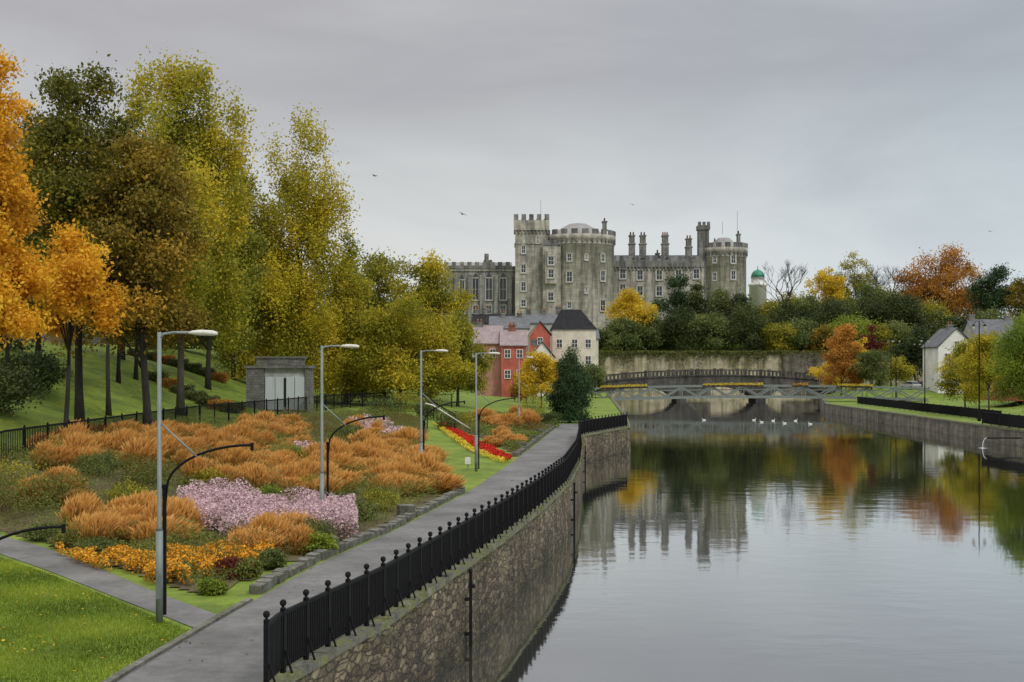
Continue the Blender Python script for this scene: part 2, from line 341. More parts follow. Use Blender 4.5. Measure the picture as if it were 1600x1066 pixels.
def tree(px,D,top,bot,w,mat,nleaf,leaf,kind='round',**k):
    x=(px-800)/F*D; z0=k.pop('z0',None)
    if z0 is None: z0=float(gz(x,D))-.1
    return make_tree(k.pop('name','tree'),x,D,z0,H+(HY-top)*D/F,max(H+(HY-bot)*D/F,z0+.2),w*D/F/2,mat,nleaf,leaf,kind,**k)
def bare_tree(px,D,top,w,label,cols='bark',z0=None):
    x=(px-800)/F*D; z0=float(gz(x,D))-.2 if z0 is None else z0; ht=H+(HY-top)*D/F-z0; rr=random.Random(px)
    T=thing("bare_tree",(x,D,z0),label,"tree","bare trees on the skyline"); b=B()
    def br(p,d,L,r,dep):
        q=p+d*L; m=p.lerp(q,.5)+Vector((rr.uniform(-1,1),rr.uniform(-1,1),rr.uniform(-.2,.6)))*L*.07
        b.tube([p,m,q],[r,r*.8,r*.6],5 if dep<2 else 3)
        if dep>=5: return
        for i in range(rr.choice([2,3,3]) if dep else 5):
            a=rr.uniform(0,6.28); s=rr.uniform(.3,.75)
            nd=(d+Vector((math.cos(a)*s,math.sin(a)*s,rr.uniform(-.05,.3)))).normalized()
            br(p.lerp(q,rr.uniform(.55,1)),nd,L*rr.uniform(.62,.8),max(r*.55,.035),dep+1)
    br(Vector((0,0,0)),Vector((0,0,1)),ht*.36,ht*.017,0)
    part(b,"trunk",T,[cols],world=False)
LM={}
LM['orange']=leafmat("orange_autumn_leaves",[(.26,.13,.012),(.55,.28,.018),(.78,.44,.03),(.84,.62,.07)],.42,k=1.1)
LM['brown']=leafmat("brown_green_autumn_leaves",[(.035,.038,.008),(.12,.10,.013),(.28,.19,.02),(.60,.33,.03)],.32,k=1.15)
LM['dkolive']=leafmat("dark_olive_leaves",[(.025,.032,.008),(.08,.088,.013),(.19,.17,.018),(.45,.31,.025)],.32,k=1.15)
LM['birchy']=leafmat("yellow_birch_leaves",[(.10,.11,.01),(.30,.27,.02),(.54,.43,.03),(.76,.58,.06)],.42,k=1.15)
LM['birchg']=leafmat("yellow_green_birch_leaves",[(.06,.085,.01),(.20,.215,.02),(.44,.37,.03),(.72,.53,.045)],.42,k=1.12)
LM['olive']=leafmat("olive_green_leaves",[(.05,.068,.01),(.16,.17,.02),(.33,.29,.025),(.54,.42,.04)],.35,k=1.1)
LM['maple']=leafmat("yellowing_maple_leaves",[(.07,.09,.01),(.24,.23,.018),(.46,.37,.025),(.66,.50,.04)],.38,k=1.1)
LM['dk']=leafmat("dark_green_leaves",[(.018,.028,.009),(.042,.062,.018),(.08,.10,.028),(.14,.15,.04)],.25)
LM['ever']=leafmat("deep_evergreen_leaves",[(.01,.022,.008),(.026,.055,.018),(.045,.09,.03),(.08,.14,.045)],.2)
LM['mid']=leafmat("mid_green_leaves",[(.04,.055,.018),(.09,.12,.032),(.15,.18,.05),(.25,.25,.07)],.3)
LM['bright']=leafmat("fresh_green_leaves",[(.06,.10,.012),(.14,.2,.02),(.24,.3,.03),(.38,.38,.05)],.35)
LM['yellow']=leafmat("bright_yellow_leaves",[(.34,.22,.015),(.6,.42,.03),(.72,.52,.04),(.8,.64,.08)],.4)
LM['rust']=leafmat("rust_orange_leaves",[(.18,.085,.02),(.38,.17,.03),(.55,.27,.045),(.62,.37,.08)],.35)
LM['maroon']=leafmat("maroon_leaves",[(.06,.015,.012),(.13,.03,.02),(.2,.05,.03)],.3)
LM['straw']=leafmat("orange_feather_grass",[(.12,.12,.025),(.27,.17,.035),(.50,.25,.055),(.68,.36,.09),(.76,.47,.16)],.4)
LM['cover']=leafmat("garden_ground_cover",[(.13,.065,.02),(.18,.12,.03),(.12,.16,.03),(.18,.22,.045),(.38,.27,.08)],.3)
LM['pink']=leafmat("pink_aster_flowers",[(.10,.12,.04),(.42,.25,.31),(.64,.44,.48),(.78,.62,.62)],.25,[0,.22,.55,1])
LM['gold']=leafmat("golden_coneflowers",[(.07,.11,.025),(.12,.15,.03),(.62,.25,.015),(.8,.38,.02),(.82,.5,.05)],.2,[0,.28,.36,.65,1])
LM['red']=leafmat("scarlet_bedding_flowers",[(.2,.01,.008),(.55,.02,.012),(.65,.06,.02)],.2)
LM['yel']=leafmat("yellow_bedding_flowers",[(.3,.3,.02),(.7,.5,.02),(.75,.6,.1)],.2)
LM['blade']=leafmat("grass_blades",[(.07,.11,.008),(.14,.21,.013),(.25,.32,.022),(.40,.42,.055)],.35)
LM['ivy']=leafmat("ivy_leaves",[(.05,.07,.014),(.11,.13,.025),(.25,.24,.06)],.2)
# ---------------------------------------------------------------- ground, water
rows=list(np.arange(-60,130,1.5))+list(np.arange(130,200,5))+list(np.arange(200,222,2))+list(np.arange(225,270,5))+[270.4,270.6]+list(np.arange(275,420,8))+[450,520,650,900,1400,2500,4500]
offL=[0,.4,.8,1.2,1.8,2.5]+list(np.arange(3.5,50,1.2))+[55,62,72,85,110,150,220,400,900,2500]
offR=[.3,1,2.5,4,5,6,7,8,10,12,14,16,18,20,22,24,26,28,30,34,45,60,80,120,200,400,900,2500]
V=[];nc=None
for y in rows:
    l,r,rb=float(xl(y)),float(xr(y))+.1,float(xb(y))
    c=[(l-o) for o in offL][::-1]; row=[(x,y,float(gz(x,y))) for x in c]
    zz=lambda x,z: float(gz(x,y)) if y>270.5 else z
    row+=[(r-.6,y,zz(r,3.)),(r,y,zz(r,3.)),(r+.02,y,zz(r,-1.6)),((r+rb)/2,y,zz(20,-1.9)),(rb+.28,y,zz(rb,-1.6)),(rb+.3,y,zz(rb,2.4))]
    row+=[(rb+o,y,float(gz(rb+o,y))) for o in offR[1:]]
    nc=len(row);V+=row
fs=[(i*nc+k,i*nc+k+1,(i+1)*nc+k+1,(i+1)*nc+k) for i in range(len(rows)-1) for k in range(nc-1)]
b=B();b.add(V,fs,0,True);structure(b,"ground",['grass'])
ys=np.arange(-10,112,1.0)
b=B();vs=[]
for y in ys: vs+=[(float(xl(y)),y,3.008),(float(xr(y)),y,3.008)]
b.add(vs,[(2*i,2*i+1,2*i+3,2*i+2) for i in range(len(ys)-1)]);structure(b,"path",['asph'])
b=B();vs=[]
for (a,c) in (((-60,825),(-60,850)),((0,838),(0,867)),((70,857),(80,895)),((150,888),(170,931)),((240,925),(245,960)),((345,965),(305,985))):
    vs+=[G(*a)[:2]+(3.016,),G(*c)[:2]+(3.016,)]
b.add(vs,[(2*i,2*i+1,2*i+3,2*i+2) for i in range(len(vs)//2-1)]);structure(b,"side_path",['asph'])
kp=[(float(xl(y))-.03,y,3.0) for y in np.arange(5,28,.8)]
b=B();b.sweep(kp,[(-.12,-.1),(-.12,.07),(.03,.07),(.03,-.1)]);structure(b,"kerb",['kerb'])
b=B();vs=[]
for y in np.arange(60,271,5): vs+=[(float(xb(y))+31,y,4.02),(float(xb(y))+39,y,4.02)]
b.add(vs,[(2*i,2*i+1,2*i+3,2*i+2) for i in range(len(vs)//2-1)]);structure(b,"road",['road'])
# water
m,nt,p=newmat("river_water")
nt.nodes.remove(p)
gl=nt.nodes.new("ShaderNodeBsdfGlossy");gl.inputs["Roughness"].default_value=.035;gl.inputs["Color"].default_value=(.87,.88,.875,1)
df=nt.nodes.new("ShaderNodeBsdfDiffuse");df.inputs[0].default_value=(.06,.06,.05,1)
fr=nt.nodes.new("ShaderNodeFresnel");fr.inputs[0].default_value=1.33
mr=nt.nodes.new("ShaderNodeMapRange");mr.inputs[1].default_value=0;mr.inputs[2].default_value=.5;mr.inputs[3].default_value=.5;mr.inputs[4].default_value=.95
mx=nt.nodes.new("ShaderNodeMixShader")
n1=noise(nt,1.0,4,(.55,.9,1),.5);n2=noise(nt,.12,3,(1,.6,1),.5);n3=noise(nt,6,3,(.5,1,1),.5)
ma=nt.nodes.new("ShaderNodeMath");ma.operation='MULTIPLY_ADD';nt.links.new(n3.outputs[0],ma.inputs[0]);ma.inputs[1].default_value=.10;nt.links.new(n1.outputs[0],ma.inputs[2])
mm=nt.nodes.new("ShaderNodeMapRange");nt.links.new(n2.outputs[0],mm.inputs[0]);mm.inputs[1].default_value=.35;mm.inputs[2].default_value=.65;mm.inputs[3].default_value=.2;mm.inputs[4].default_value=1
mu=nt.nodes.new("ShaderNodeMath");mu.operation='MULTIPLY';nt.links.new(ma.outputs[0],mu.inputs[0]);nt.links.new(mm.outputs[0],mu.inputs[1])
bp=nt.nodes.new("ShaderNodeBump");bp.inputs["Strength"].default_value=.4;bp.inputs["Distance"].default_value=.026;nt.links.new(mu.outputs[0],bp.inputs["Height"])
for s in (gl,df,fr): nt.links.new(bp.outputs[0],s.inputs["Normal"])
nt.links.new(fr.outputs[0],mr.inputs[0]);nt.links.new(mr.outputs[0],mx.inputs[0]);nt.links.new(df.outputs[0],mx.inputs[1]);nt.links.new(gl.outputs[0],mx.inputs[2])
nt.links.new(mx.outputs[0],nt.nodes["Material Output"].inputs[0])
b=B();b.add([(-12,-60,WZ),(75,-60,WZ),(75,271,WZ),(-12,271,WZ)],[(0,1,2,3)]);structure(b,"river_water",[m])
# ---------------------------------------------------------------- river walls
def poly_pts(fx,y0,y1,st,z,off=0): return [(float(fx(y))+off,float(y),z) for y in np.arange(y0,y1+.01,st)]
wp=poly_pts(xr,-20,262,.5,0)
T=thing("river_wall",(float(xr(20)),20,0),"weathered stone river wall with mossy coping below path","wall")
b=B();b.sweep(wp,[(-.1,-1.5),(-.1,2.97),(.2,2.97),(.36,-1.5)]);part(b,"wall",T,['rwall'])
b=B()
for i in range(0,len(wp)-2,2):
    q=[(a[0],a[1],3.0) for a in wp[i:i+3]];z=3.0+R.uniform(-.015,.015)
    q[-1]=(q[-1][0]*.985+q[-2][0]*.015,q[-1][1]*.985+q[-2][1]*.015,z);q=[(a[0],a[1],z) for a in q]
    b.sweep(q,[(-.12,-.03),(-.12,.12),(.26,.12),(.26,-.03)])
part(b,"coping",T,['cope'])
n=7000;yy=NR.uniform(19,104,n);xx=xr(yy)+.22+np.abs(NR.normal(size=n))*.05;tuft=(np.sin(yy*1.9)+np.sin(yy*.73+1)+.6*np.sin(yy*5.1))>.5
C=np.column_stack([xx,yy,3.11-np.abs(NR.normal(size=n))*.2+.05])[tuft]
o=bpy.data.objects.new("wall_weeds",leaves("wall_weeds",C,.06,NR.uniform(0,1,len(C)),LM['ivy'],asp=.35));link(o);o["kind"]="stuff";o["label"]="tufts of moss and weeds on wall coping";o["category"]="weeds"
wp2=poly_pts(xb,-20,268,2,0)
T=thing("river_wall",(float(xb(110)),110,0),"low dark stone embankment wall along far grassy bank","wall")
b=B();b.sweep(wp2,[(.5,-1.5),(.5,2.3),(.05,2.3),(-.1,-1.5)]);part(b,"wall",T,['rwall2'])
b=B();b.sweep(wp2,[(.55,2.3),(.55,2.47),(-.05,2.47),(-.05,2.3)]);part(b,"coping",T,['cope'])
for yy in (31.6,55,80):
    x=float(xr(yy))+.42;b=B();b.box(x-.04,x+.04,yy-.04,yy+.04,-1,2.95);b.box(x-.06,x+.12,yy-.09,yy+.09,2.55,2.62);b.box(x-.16,x,yy-.05,yy+.05,2.2,2.28);b.box(x-.16,x,yy-.05,yy+.05,1.3,1.38);b.lathe((x,yy,2.95),[(.06,0),(.06,.04),(.02,.08)],8)
    single(b,"mooring_pole",['black'],(x,yy,-1),"black iron mooring pole fixed to stone river wall","pole","mooring poles on the river wall")
# ---------------------------------------------------------------- railings
def railing(pts,name,label,h,sp,ps,ball=True,foot=True,pw=.03,pd=None):
    P=[Vector(p) for p in pts];L=[0]
    for i in range(1,len(P)): L.append(L[-1]+(P[i]-P[i-1]).length)
    def at(s):
        s=min(max(s,0),L[-1]);i=max(1,int(np.searchsorted(L,s)));i=min(i,len(P)-1)
        return P[i-1].lerp(P[i],(s-L[i-1])/(L[i]-L[i-1])),(P[i]-P[i-1]).normalized()
    T=thing(name,tuple(P[0]),label,"railing")
    q=[tuple(p) for p in P];pd=pd or pw
    b=B();b.sweep(q,[(-.03,h*.92),(-.03,h*.98),(.03,h*.98),(.03,h*.92)]);b.sweep(q,[(-.02,.12),(-.02,.17),(.02,.17),(.02,.12)]);part(b,"rail",T,['black'])
    b=B();s=0
    while s<L[-1]:
        p,d=at(s);b.box(p.x-pw/2,p.x+pw/2,p.y-pd/2,p.y+pd/2,p.z+.1,p.z+h*.95);s+=ps
    part(b,"picket",T,['black'],stuff=True)
    b=B();b.box(-.04,.04,-.04,.04,-.05,h)
    if ball: b.lathe((0,0,h),[(.05,0),(.05,.03),(.02,.045),(.025,.06),(.048,.08),(.06,.115),(.05,.15),(.03,.17),(.01,.175)],10)
    else: b.lathe((0,0,h),[(.045,0),(.045,.03),(.02,.08)],8)
    if foot: b.beam((.04,0,.4),(.17,0,0),.03,.03)
    me=mesh_of(b,"post",['black']);n=int(L[-1]/sp);n=min(n,99)
    for i in range(n+1):
        p,d=at(i*L[-1]/n);o=bpy.data.objects.new("post",me);link(o,T);o.location=p-P[0];o.rotation_euler=(0,0,math.atan2(d.y,d.x)-math.pi/2)
railing([(float(xr(y))+.05,float(y),3.1) for y in list(np.arange(19.6,92,.8))+[92.5,96,100,104.5]],"riverside_railing","black iron railing with ball finials along river path",1.08,.95,.08,pw=.055,pd=.055)
railing([(float(xf(y)),float(y),float(gz(xf(y),y))) for y in np.arange(44,111,1.5)]+[(-12,118,4.4),(-6,121,4.2)],"garden_railing","black iron railing between flower garden and grassy hill",1.35,2.4,.17,False,foot=False,pw=.028)
railing([(float(xb(y))+4.5,float(y),2.4) for y in np.arange(128,192,4)],"bank_railing","black iron railing on grassy bank above river wall",1.2,2.5,.16,False,foot=False,pw=.05)
railing([(float(xb(y))+.4,float(y),2.47) for y in np.arange(98,125,3)],"bank_railing","black iron railing on top of embankment wall",1.3,2.2,.14,False,foot=False,pw=.05)
# ---------------------------------------------------------------- garden low walls
def lowwall(y0,y1,label,h=.2):
    pts=[(float(xl(y))-.25,y,3.) for y in np.arange(y0,y1,.45)]
    T=thing("garden_wall",pts[0],label,"wall");b=B()
    for i in range(len(pts)-1):
        a,c=pts[i],pts[i+1];c=(a[0]+(c[0]-a[0])*.96,a[1]+(c[1]-a[1])*.96,3.)
        hh=h+R.uniform(-.05,.04);o=R.uniform(-.03,.03);b.sweep([a,c],[(-.15+o,-.1),(-.14+o,hh),(.14+o,hh-.02),(.16+o,-.1)])
    for y in np.arange(y0+6.5,y1,8):
        x=float(xl(y))-.45;b.box(x-.35,x+.2,y-.25,y+.25,2.9,3.0+h+.2,rot=.3)
    part(b,"stone",T,['kerb'])
lowwall(28.2,51.5,"low rough stone edging wall between path and flower garden",.22)
lowwall(71,104,"low stone edging wall beside path and planted bed",.24)
# ---------------------------------------------------------------- garden bed
bedpx=[(-150,800),(0,832),(70,850),(325,935),(440,885),(600,822),(700,770),(664,745),(655,705),(668,672),(640,652),(545,648),(400,660),(300,672),(150,695),(-150,740)]
bed=[G(*p)[:2] for p in bedpx]
def soil(poly,name):
    xs=[p[0] for p in poly];ys_=[p[1] for p in poly];st=.3
    gx=np.arange(min(xs),max(xs),st);gy=np.arange(min(ys_),max(ys_),st);b=B()
    X,Y=np.meshgrid(gx,gy,indexing='ij');K=pip((X+st/2).ravel(),(Y+st/2).ravel(),poly).reshape(X.shape)
    xe_=np.append(gx,gx[-1]+st);ye_=np.append(gy,gy[-1]+st);XX,YY=np.meshgrid(xe_,ye_,indexing='ij');ZZ=gz(XX,YY)+.03
    vs=list(zip(XX.ravel(),YY.ravel(),ZZ.ravel()));m_=len(ye_);fs=[(i*m_+j,(i+1)*m_+j,(i+1)*m_+j+1,i*m_+j+1) for i,j in zip(*np.nonzero(K))]
    used=sorted({v for f in fs for v in f});mp_={v:i for i,v in enumerate(used)}
    b.add([vs[v] for v in used],[tuple(mp_[v] for v in f) for f in fs],0,True);structure(b,name,['soil'])
soil(bed,"garden_bed_soil")
bed2=[G(*p)[:2] for p in [(770,690),(805,712),(868,668),(862,655),(790,650),(700,655),(690,662)]]
soil(bed2,"garden_bed_soil")
def stuffmesh(name,me,label,cat="plants"):
    o=bpy.data.objects.new(name,me);link(o);o["kind"]="stuff";o["label"]=label;o["category"]=cat;return o
def cover(poly,n,h,size,mat,name,label,tintf=None,flat=0,cat="plants",asp=.6,lumps=None,lr=.8):
    P=sample_poly(poly,n)
    bump=.5+.5*np.sin(P[:,0]*1.7+np.sin(P[:,1]*.9)*2)*np.sin(P[:,1]*1.3+P[:,0]*.4)
    if lumps:
        L=sample_poly(poly,lumps);hr=NR.uniform(.6,1.15,lumps);hb=np.zeros(n)
        for i in range(lumps):
            dd=np.hypot(P[:,0]-L[i,0],P[:,1]-L[i,1]);hb=np.maximum(hb,hr[i]*np.sqrt(np.clip(1-(dd/lr)**2,0,1)))
        bump=hb
        if lumps<100: P=P[hb>.02];bump=hb[hb>.02];n=len(P)
    hh=h*(.35+.65*bump);t=NR.uniform(0,1,n)**.6
    C=np.column_stack([P,gz(P[:,0],P[:,1])+.04+t*hh])
    ti=NR.uniform(0,1,n) if tintf is None else tintf(P,t)
    return stuffmesh(name,leaves(name,C,size,ti,mat,asp=asp,flat=flat),label,cat)
def tcov(P,t):
    f=.5+.28*np.sin(P[:,0]*.55+P[:,1]*.23)+.22*np.sin(P[:,1]*.5-P[:,0]*.9+1);return .6*f+.4*NR.uniform(0,1,len(P))
cover(bed,220000,.95,.10,LM['cover'],"ground_cover","mixed brown and green ground cover plants in garden bed",tcov,asp=.25,lumps=330)
cover(bed2,22000,.6,.14,LM['cover'],"ground_cover","mixed ground cover plants beside the river path",tcov)
def flowers(px,n,h,size,mat,label,flat=.3,name="flower_mass",lumps=None,lr=.7,g=.4):
    poly=[G(*p)[:2] for p in px]
    return cover(poly,n,h,size,mat,name,label,lambda P,t:np.where((t>.5)&(NR.uniform(0,1,len(P))>g*.5),.35+.65*NR.uniform(0,1,len(P)),.25*NR.uniform(0,1,len(P))+.25*(NR.uniform(0,1,len(P))<g)),flat,"flowers",lumps=lumps,lr=lr)
flowers([(275,808),(300,786),(345,782),(392,806),(430,813),(555,812),(560,850),(450,856),(380,860),(320,850)],38000,1.1,.075,LM['pink'],"mass of pale pink aster flowers in garden bed",lumps=46,lr=.75)
flowers([(150,888),(200,874),(240,878),(330,868),(425,872),(440,905),(385,920),(345,926),(290,918),(235,918)],22000,.55,.075,LM['gold'],"golden orange coneflowers at edge of garden bed",lumps=24,lr=.5,g=.9)
flowers([(80,866),(150,878),(175,900),(120,885)],1800,.35,.07,LM['gold'],"scattered orange flowers beside side path",lumps=12,lr=.35,g=.9)
flowers([(530,668),(600,668),(658,695),(650,706),(590,695)],9000,.9,.16,LM['pink'],"pink flowering shrubs at far side of garden",lumps=30)
flowers([(455,712),(520,712),(535,735),(490,735)],3500,.8,.11,LM['pink'],"pale pink asters among the grasses",lumps=12)
flowers([(660,757),(698,760),(702,772),(668,775)],1500,.4,.1,LM['gold'],"orange flowers at edge of lawn")
strip=[(684,664),(700,664),(800,716),(792,724),(745,705)]
flowers(strip,9000,.32,.12,LM['red'],"strip of scarlet bedding flowers on lawn bank",.1,g=0)
flowers([(676,664),(684,664),(745,705),(792,724),(786,727),(735,708)],3500,.28,.1,LM['yel'],"edge of yellow bedding flowers beside scarlet strip",.1,g=0)
# ornamental grass clumps
def clump(seed,n=700,h=1.5,sp=.4):
    rng=np.random.default_rng(seed);a=rng.uniform(0,6.283,n);r0=rng.uniform(0,1,n)**.7*.55;edge=1-.35*(r0/.55)**2;hh=h*(rng.uniform(.0,1,n)**.6*.75+.32)*edge;out=rng.uniform(.0,1,n)**1.3*sp*hh/h
    ax=np.stack([np.cos(a),np.sin(a)],1);w=rng.uniform(.005,.012,n);tb=rng.uniform(-.25,.25,n)
    wind=np.array([.18,.03])*rng.uniform(.2,1.3,(n,1));jit=rng.normal(size=(n,2))*.13
    ts=[0,.4,.68,.84,1.0];wd=[.7,.7,1.1,3.0,.2];V=[];T=[]
    def pt(t): 
        return np.column_stack([ax*(r0+out*t**1.7)[:,None]+(wind+jit)*t**2,hh*(t-.12*t**3)])
    side=np.column_stack([-ax[:,1],ax[:,0],np.zeros(n)])
    rot=rng.uniform(0,3.14,n);side=side*np.cos(rot)[:,None]+np.column_stack([ax,np.zeros(n)])*np.sin(rot)[:,None]
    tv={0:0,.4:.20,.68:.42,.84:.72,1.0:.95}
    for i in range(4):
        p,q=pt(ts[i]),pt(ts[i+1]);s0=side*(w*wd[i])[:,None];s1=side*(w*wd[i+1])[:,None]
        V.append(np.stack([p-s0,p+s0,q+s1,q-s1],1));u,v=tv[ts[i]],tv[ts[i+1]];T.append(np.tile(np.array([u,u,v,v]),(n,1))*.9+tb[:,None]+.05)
    V=np.concatenate(V).reshape(-1,3);T=np.clip(np.concatenate(T).reshape(-1),0,1)
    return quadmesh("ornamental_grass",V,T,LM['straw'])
CM=[clump(i,900,1.25+.13*(i%4),.15+.12*(i%3)) for i in range(9)]
def put_grass(p,s,i):
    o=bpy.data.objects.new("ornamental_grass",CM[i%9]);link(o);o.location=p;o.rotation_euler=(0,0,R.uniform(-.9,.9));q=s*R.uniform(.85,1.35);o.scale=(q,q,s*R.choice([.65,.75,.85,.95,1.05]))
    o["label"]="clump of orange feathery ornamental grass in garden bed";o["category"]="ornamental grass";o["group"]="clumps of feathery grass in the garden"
k=0
for (a,c,d,e,n,s) in [(60,300,708,738,30,.95),(60,300,688,708,22,.95),(290,400,705,750,18,.95),(375,470,665,690,14,1.0),(400,500,722,778,18,.9),(500,690,728,780,44,1.0),(560,660,700,735,18,.95),(300,400,695,712,10,.9),
    (125,200,834,862,12,.8),(180,300,822,860,19,.85),(375,470,838,872,15,.8),(540,600,668,692,9,.95),(745,835,655,672,14,1.2),(760,815,690,700,7,.8),(440,520,740,768,8,.85),(400,470,695,715,8,.8),(40,130,745,800,7,.7),(300,400,750,780,5,.75)]:
    for i in range(n):
        t=(i+R.uniform(0,1))/n;put_grass(G(a+(c-a)*t,R.uniform(d,e)),s*R.uniform(.75,1.15),k);k+=1
# shrubs
def shrub(px,py,w,h,mat,label,n=2500,leaf=.08,name="shrub",loc=None):
    p=loc or G(px,py);rng=np.random.default_rng(abs(int(px*7+py)));C=rng.normal(size=(60,3));C/=np.linalg.norm(C,axis=1)[:,None];C*=rng.uniform(.5,1,60)[:,None]**.4
    C=C*np.array([w/2,w/2,h*.55])*.8+np.array([0,0,h*.5]);idx=rng.integers(0,60,n);P=C[idx]+rng.normal(size=(n,3))*.12*np.array([w,w,h])*.8;P[:,2]=np.abs(P[:,2])
    ti=.5*rng.uniform(0,1,60)[idx]+.5*rng.uniform(0,1,n);o=bpy.data.objects.new(name,leaves(name,P,leaf,ti,mat,rng));link(o);o.location=p
    o["label"]=label;o["category"]="shrub";return o
for px,py,w,h,mt,lb in [(40,800,2.6,1.1,'cover',"brown seed-headed shrub in garden bed"),(100,790,2.2,1.2,'cover',"brown and green shrub in garden bed"),(0,770,3,1.2,'olive',"olive green shrub in garden bed"),(360,905,.9,.5,'maroon',"dark maroon low shrub beside orange flowers"),(385,905,.8,.5,'cover',"brown low shrub beside stone edging"),
    (490,855,1.4,.8,'mid',"green leafy shrub by stone edging"),(560,815,1.3,.8,'mid',"green leafy shrub by stone edging"),(590,800,1.6,.8,'olive',"olive shrub by stone edging"),(640,775,1.3,.6,'mid',"green shrub near lawn edge"),(500,868,1.0,.6,'bright',"fresh green low shrub by path"),(320,765,1.7,.8,'olive',"olive shrub between feathery grasses"),(230,760,2,.9,'cover',"brown-green shrub between feathery grasses"),
    (460,725,1.3,.8,'bright',"fresh yellow-green shrub between grasses"),(200,790,1.5,.8,'olive',"olive shrub in middle of bed"),(70,845,1.2,.5,'mid',"low green shrub beside side path"),(110,855,1.2,.5,'cover',"low brown shrub beside side path"),(700,672,2.2,1.4,'mid',"green shrub above scarlet flowers"),(668,655,2.4,1.5,'dk',"dark green shrub near steps"),
    (720,668,2.4,1.2,'olive',"olive shrub above scarlet flowers"),(330,930,.7,.35,'bright',"fresh green low plant at bed corner"),(425,890,.8,.5,'mid',"green low plant at stone edging"),(275,905,1,.4,'mid',"green foliage under orange flowers"),(545,690,2,1,'mid',"green shrub near pink flowers"),(480,770,1.4,.7,'olive',"olive shrub behind pink asters"),(860,668,2.2,1.3,'dk',"dark green shrub by path end"),(835,650,3,2,'olive',"olive shrub by path end"),(600,650,4,1.6,'dk',"dark shrub behind garden railing"),(640,643,4,1.8,'olive',"olive shrub behind garden railing"),
    (350,840,1.2,.6,'mid',"green leafy shrub beside pink asters"),(260,870,1.4,.6,'cover',"brown-green shrub behind orange flowers"),(150,870,1.2,.5,'mid',"green low shrub beside orange flowers"),(300,735,1.6,.8,'mid',"green shrub among feathery grasses"),(420,790,1.2,.7,'bright',"fresh green shrub behind asters"),(600,790,1.4,.7,'cover',"brown-green shrub by stone edging"),(530,800,1.3,.7,'mid',"green shrub behind asters"),
    (150,745,1.8,.9,'mid',"green shrub among feathery grasses"),(370,720,1.6,.9,'rust',"rusty brown shrub among feathery grasses"),(560,725,1.6,.9,'mid',"green shrub among feathery grasses"),(250,715,1.8,.9,'rust',"rusty brown shrub among feathery grasses")]:
    shrub(px,py,w,h,LM[mt],lb,2600 if py>700 else 2000,.075 if py>700 else .12)
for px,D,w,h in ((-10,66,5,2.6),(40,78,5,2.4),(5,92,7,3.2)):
    x=(px-800)/F*D;shrub(px,D,w,h,LM['dk'],"dark-leaved shrub added as shade under hillside trees",4500,.2,loc=(x,D,float(gz(x,D))-.1))  # dark leaf colour stands in for the deep shade beneath these trees
# lawn blades
lp=[G(*p)[:2] for p in [(-60,865),(0,872),(80,900),(170,936),(240,965),(300,990)]]+[(float(xl(y))-.15,y) for y in np.arange(25,15,-1)]+[(-13,15)]
P=sample_poly(lp,120000);n=len(P);a=NR.uniform(0,6.28,n);hh=NR.uniform(.03,.09,n);ln=NR.normal(size=(n,2))*.02;w=.006
base=np.column_stack([P,np.full(n,3.0)]);sd=np.column_stack([np.cos(a),np.sin(a),0*a])*w
V=np.stack([base-sd,base+sd,base+np.column_stack([ln,hh])],1).reshape(-1,3)
t=np.clip(.42+.36*np.sin(P[:,0]*1.1+P[:,1]*.7)*np.sin(P[:,0]*.5-P[:,1]*1.3)+NR.normal(size=n)*.2,0,1)
stuffmesh("lawn_grass_blades",quadmesh("lawn_grass_blades",V,np.repeat(t,3),LM['blade'],3),"short mown green grass blades of lawn","grass")
P=sample_poly(lp,450);C=np.column_stack([P,np.full(len(P),3.07)]);stuffmesh("fallen_leaves",leaves("fallen_leaves",C,.065,NR.uniform(0,1,len(P)),LM['orange'],flat=.9),"scattered fallen yellow leaves on lawn","leaves")
pp=[(float(xl(y)),y) for y in np.arange(20,80,4)]+[(float(xr(y)),y) for y in np.arange(80,20,-4)]
P=sample_poly(pp,260);C=np.column_stack([P,np.full(len(P),3.025)]);stuffmesh("fallen_leaves",leaves("fallen_leaves",C,.07,NR.uniform(0,.6,len(P)),LM['brown'],flat=.95),"scattered fallen brown leaves on path","leaves")
n=7000;px_=NR.uniform(-60,480,n);D_=NR.uniform(62,135,n);X_=(px_-800)/F*D_;k_=X_<xf(D_)-1.5;C=np.column_stack([X_,D_,gz(X_,D_)+.04])[k_];stuffmesh("fallen_leaves",leaves("fallen_leaves",C,.12,NR.uniform(0,1,len(C)),LM['orange'],flat=.93),"fallen orange leaves scattered over hill lawn","leaves")
# ---------------------------------------------------------------- street lamps
T=thing("street_lamp",G(249,975),"tall galvanised street lamp with single arm on garden edge","street lamp","street lamps along the river garden")
b=B();b.tube([(0,0,-.1),(0,0,1.9)],.075,12);b.tube([(0,0,1.9),(0,0,1.98),(0,0,6.0)],[.075,.05,.042],12);b.box(-.05,.05,-.085,-.07,.5,1.0);part(b,"pole",T,['galv'],False)
b=B();b.tube([(0,0,5.85),(.08,0,5.96),(.3,0,5.99),(.68,0,5.99)],.028,8);part(b,"arm",T,['galv'],False)
b=B();b.tube([(.6,0,5.98),(.68,0,5.99),(.85,0,5.99),(1.1,0,5.98),(1.2,0,5.97)],[.03,.07,.1,.095,.05],10,sq=.6);part(b,"lamp_head",T,['lampw'],False)
b=B();b.tube([(.05,0,4.1),(.78,0,3.42)],.02,6);part(b,"stay",T,['galv'],False)
for px,py in ((503,830),(658,757),(744,737),(811,672)):
    p=G(px,py);copy_thing(T,(p[0],p[1],3.02 if px>800 else p[2]-.05),R.uniform(-.08,.08),1.0)
